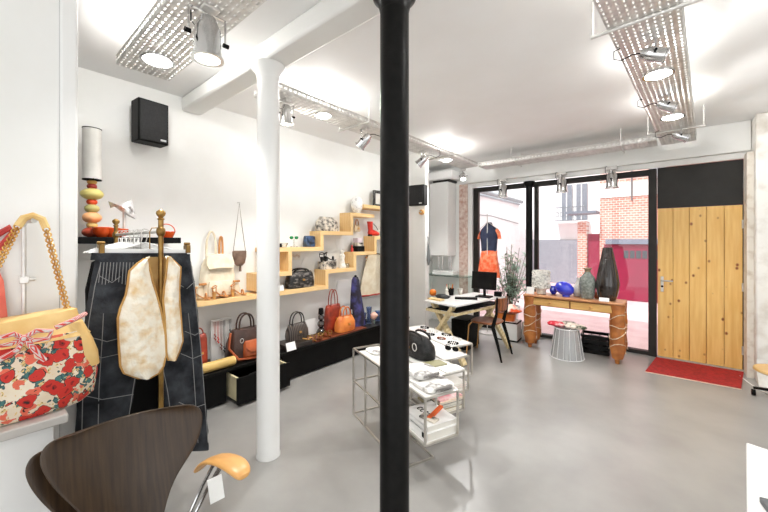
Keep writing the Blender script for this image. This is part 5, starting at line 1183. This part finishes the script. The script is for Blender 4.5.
# black crate
q=onZ(594,354,0)
t=thing('black_crate','black openwork crate on the floor under the console table','crate',(q.x,q.y+.12,0),.12)
mb=MB()
for z in(.03,.1,.17,.235): mb.box((0,-.13,z),(.32,.012,.04)).box((0,.13,z),(.32,.012,.04)).box((-.16,0,z),(.012,.26,.04)).box((.16,0,z),(.012,.26,.04))
for a in(-.15,-.05,.05,.15): mb.box((a,-.13,.13),(.014,.01,.25)).box((a,.13,.13),(.014,.01,.25))
link('slatted_side',mb,BLACKP,t,world=False)
link('base',MB().box((0,0,.008),(.31,.25,.014)),BLACKM,t,world=False)
for s in(-1,1): link('grip',MB().box((s*.172,0,.22),(.02,.1,.025)),BLACKM,t,world=False,bevel=.004)
tag(link('folded_fabric',MB().loft([(V((q.x,q.y+.12,.016)),V((.14,0,0)),V((0,.11,0))),(V((q.x,q.y+.12,.18)),V((.14,0,0)),V((0,.11,0))),(V((q.x,q.y+.12,.22)),V((.1,0,0)),V((0,.07,0)))],18,3.5,.03),BLACKL),'black fabric filling the black crate','fabric')

# ================================================================== RIGHT SIDE
t=thing('door_mat','red rectangular mat lying in front of the pine door','mat',(.2,5.43,0))
link('pile',MB().prism([(-.235,5.08,.001),(.56,5.12,.001),(.655,5.80,.001),(-.15,5.80,.001)],(0,0,.012)),RED,t,bevel=.003)
link('edge_binding',MB().tube([(-.237,5.075,.006),(.562,5.115,.006)],.006,6),colour(228,200,180),t)
t=thing('castor_stool','low round wooden stool on black castors by the right wall','stool',(.84,4.98,0))
cx,cy_=.84,4.98
link('seat',MB().lathe([(.02,.268),(.2,.27),(.215,.282),(.21,.30),(.02,.305)],(cx,cy_,0),36),mat('pale_ply_seat',srgb(222,184,124),srgb(206,164,100),4,.4),t)
link('column',MB().cyl((cx,cy_,.09),(cx,cy_,.268),.022),STEEL,t)
for k in range(5):
    a=k*2*PI/5+2.9; e=V((cx+.21*math.cos(a),cy_+.21*math.sin(a),.075))
    lg=link('leg',MB().bar((cx,cy_,.1),e,.028,.02),BLACKM,t)
    link('castor',MB().cyl(e+V((-.014,0,-.046)),e+V((.014,0,-.046)),.029,n=16),BLACKM,lg)
tag(link('white_cable',MB().tube([(.60,5.60,.008),(.63,5.5,.006),(.66,5.36,.006),(.72,5.2,.006),(.8,5.05,.006),(.95,4.9,.006)],.006,6),PAPER),'white cable lying on the floor between mat and stool','cable')
t=thing('wall_scarf','ochre cloth hanging on the rough right wall','cloth',(.86,5.47,1.0))
link('cloth',MB().ruled([(.855,5.47,1.5),(.84,5.47,1.3),(.82,5.47,.98),(.815,5.47,.82)],[(.96,5.47,1.5),(.98,5.47,1.3),(.99,5.47,.98),(.99,5.47,.82)],8,V((0,-.03,0)),V((0,.01,0)),.004),mat('ochre_cloth',srgb(226,190,130),srgb(200,154,84),8,.8),t)
link('hook',MB().cyl((.9,5.497,1.52),(.9,5.44,1.53),.008),STEEL,t)
t=thing('white_bench','white block bench at the lower right corner','bench',(.7,1.9,0))
a=onZ(746,442,.45); b_=onZ(768,449.5,.45); dr_=(b_-a).normalized(); nb=V((dr_.y,-dr_.x,0))
a2=a+dr_*.8; f=onZ(747,512,.45); bd=(f-a).normalized()
P0=[a,a2,a2+bd*1.5,a+bd*1.5]
link('body',MB().prism([V((p.x,p.y,0)) for p in P0],(0,0,.43)),WHITEG,t,bevel=.006)
link('top',MB().prism([V((p.x,p.y,.43)) for p in P0],(0,0,.02)),WHITEG,t,bevel=.006)
q=onZ(768,506,.451)
tag(link('grey_folder',MB().box((q.x+.09,q.y-.05,.4515+.012),(.2,.16,.024),.2),colour(96,98,100),bevel=.003),'grey folder lying on the white block bench','folder')
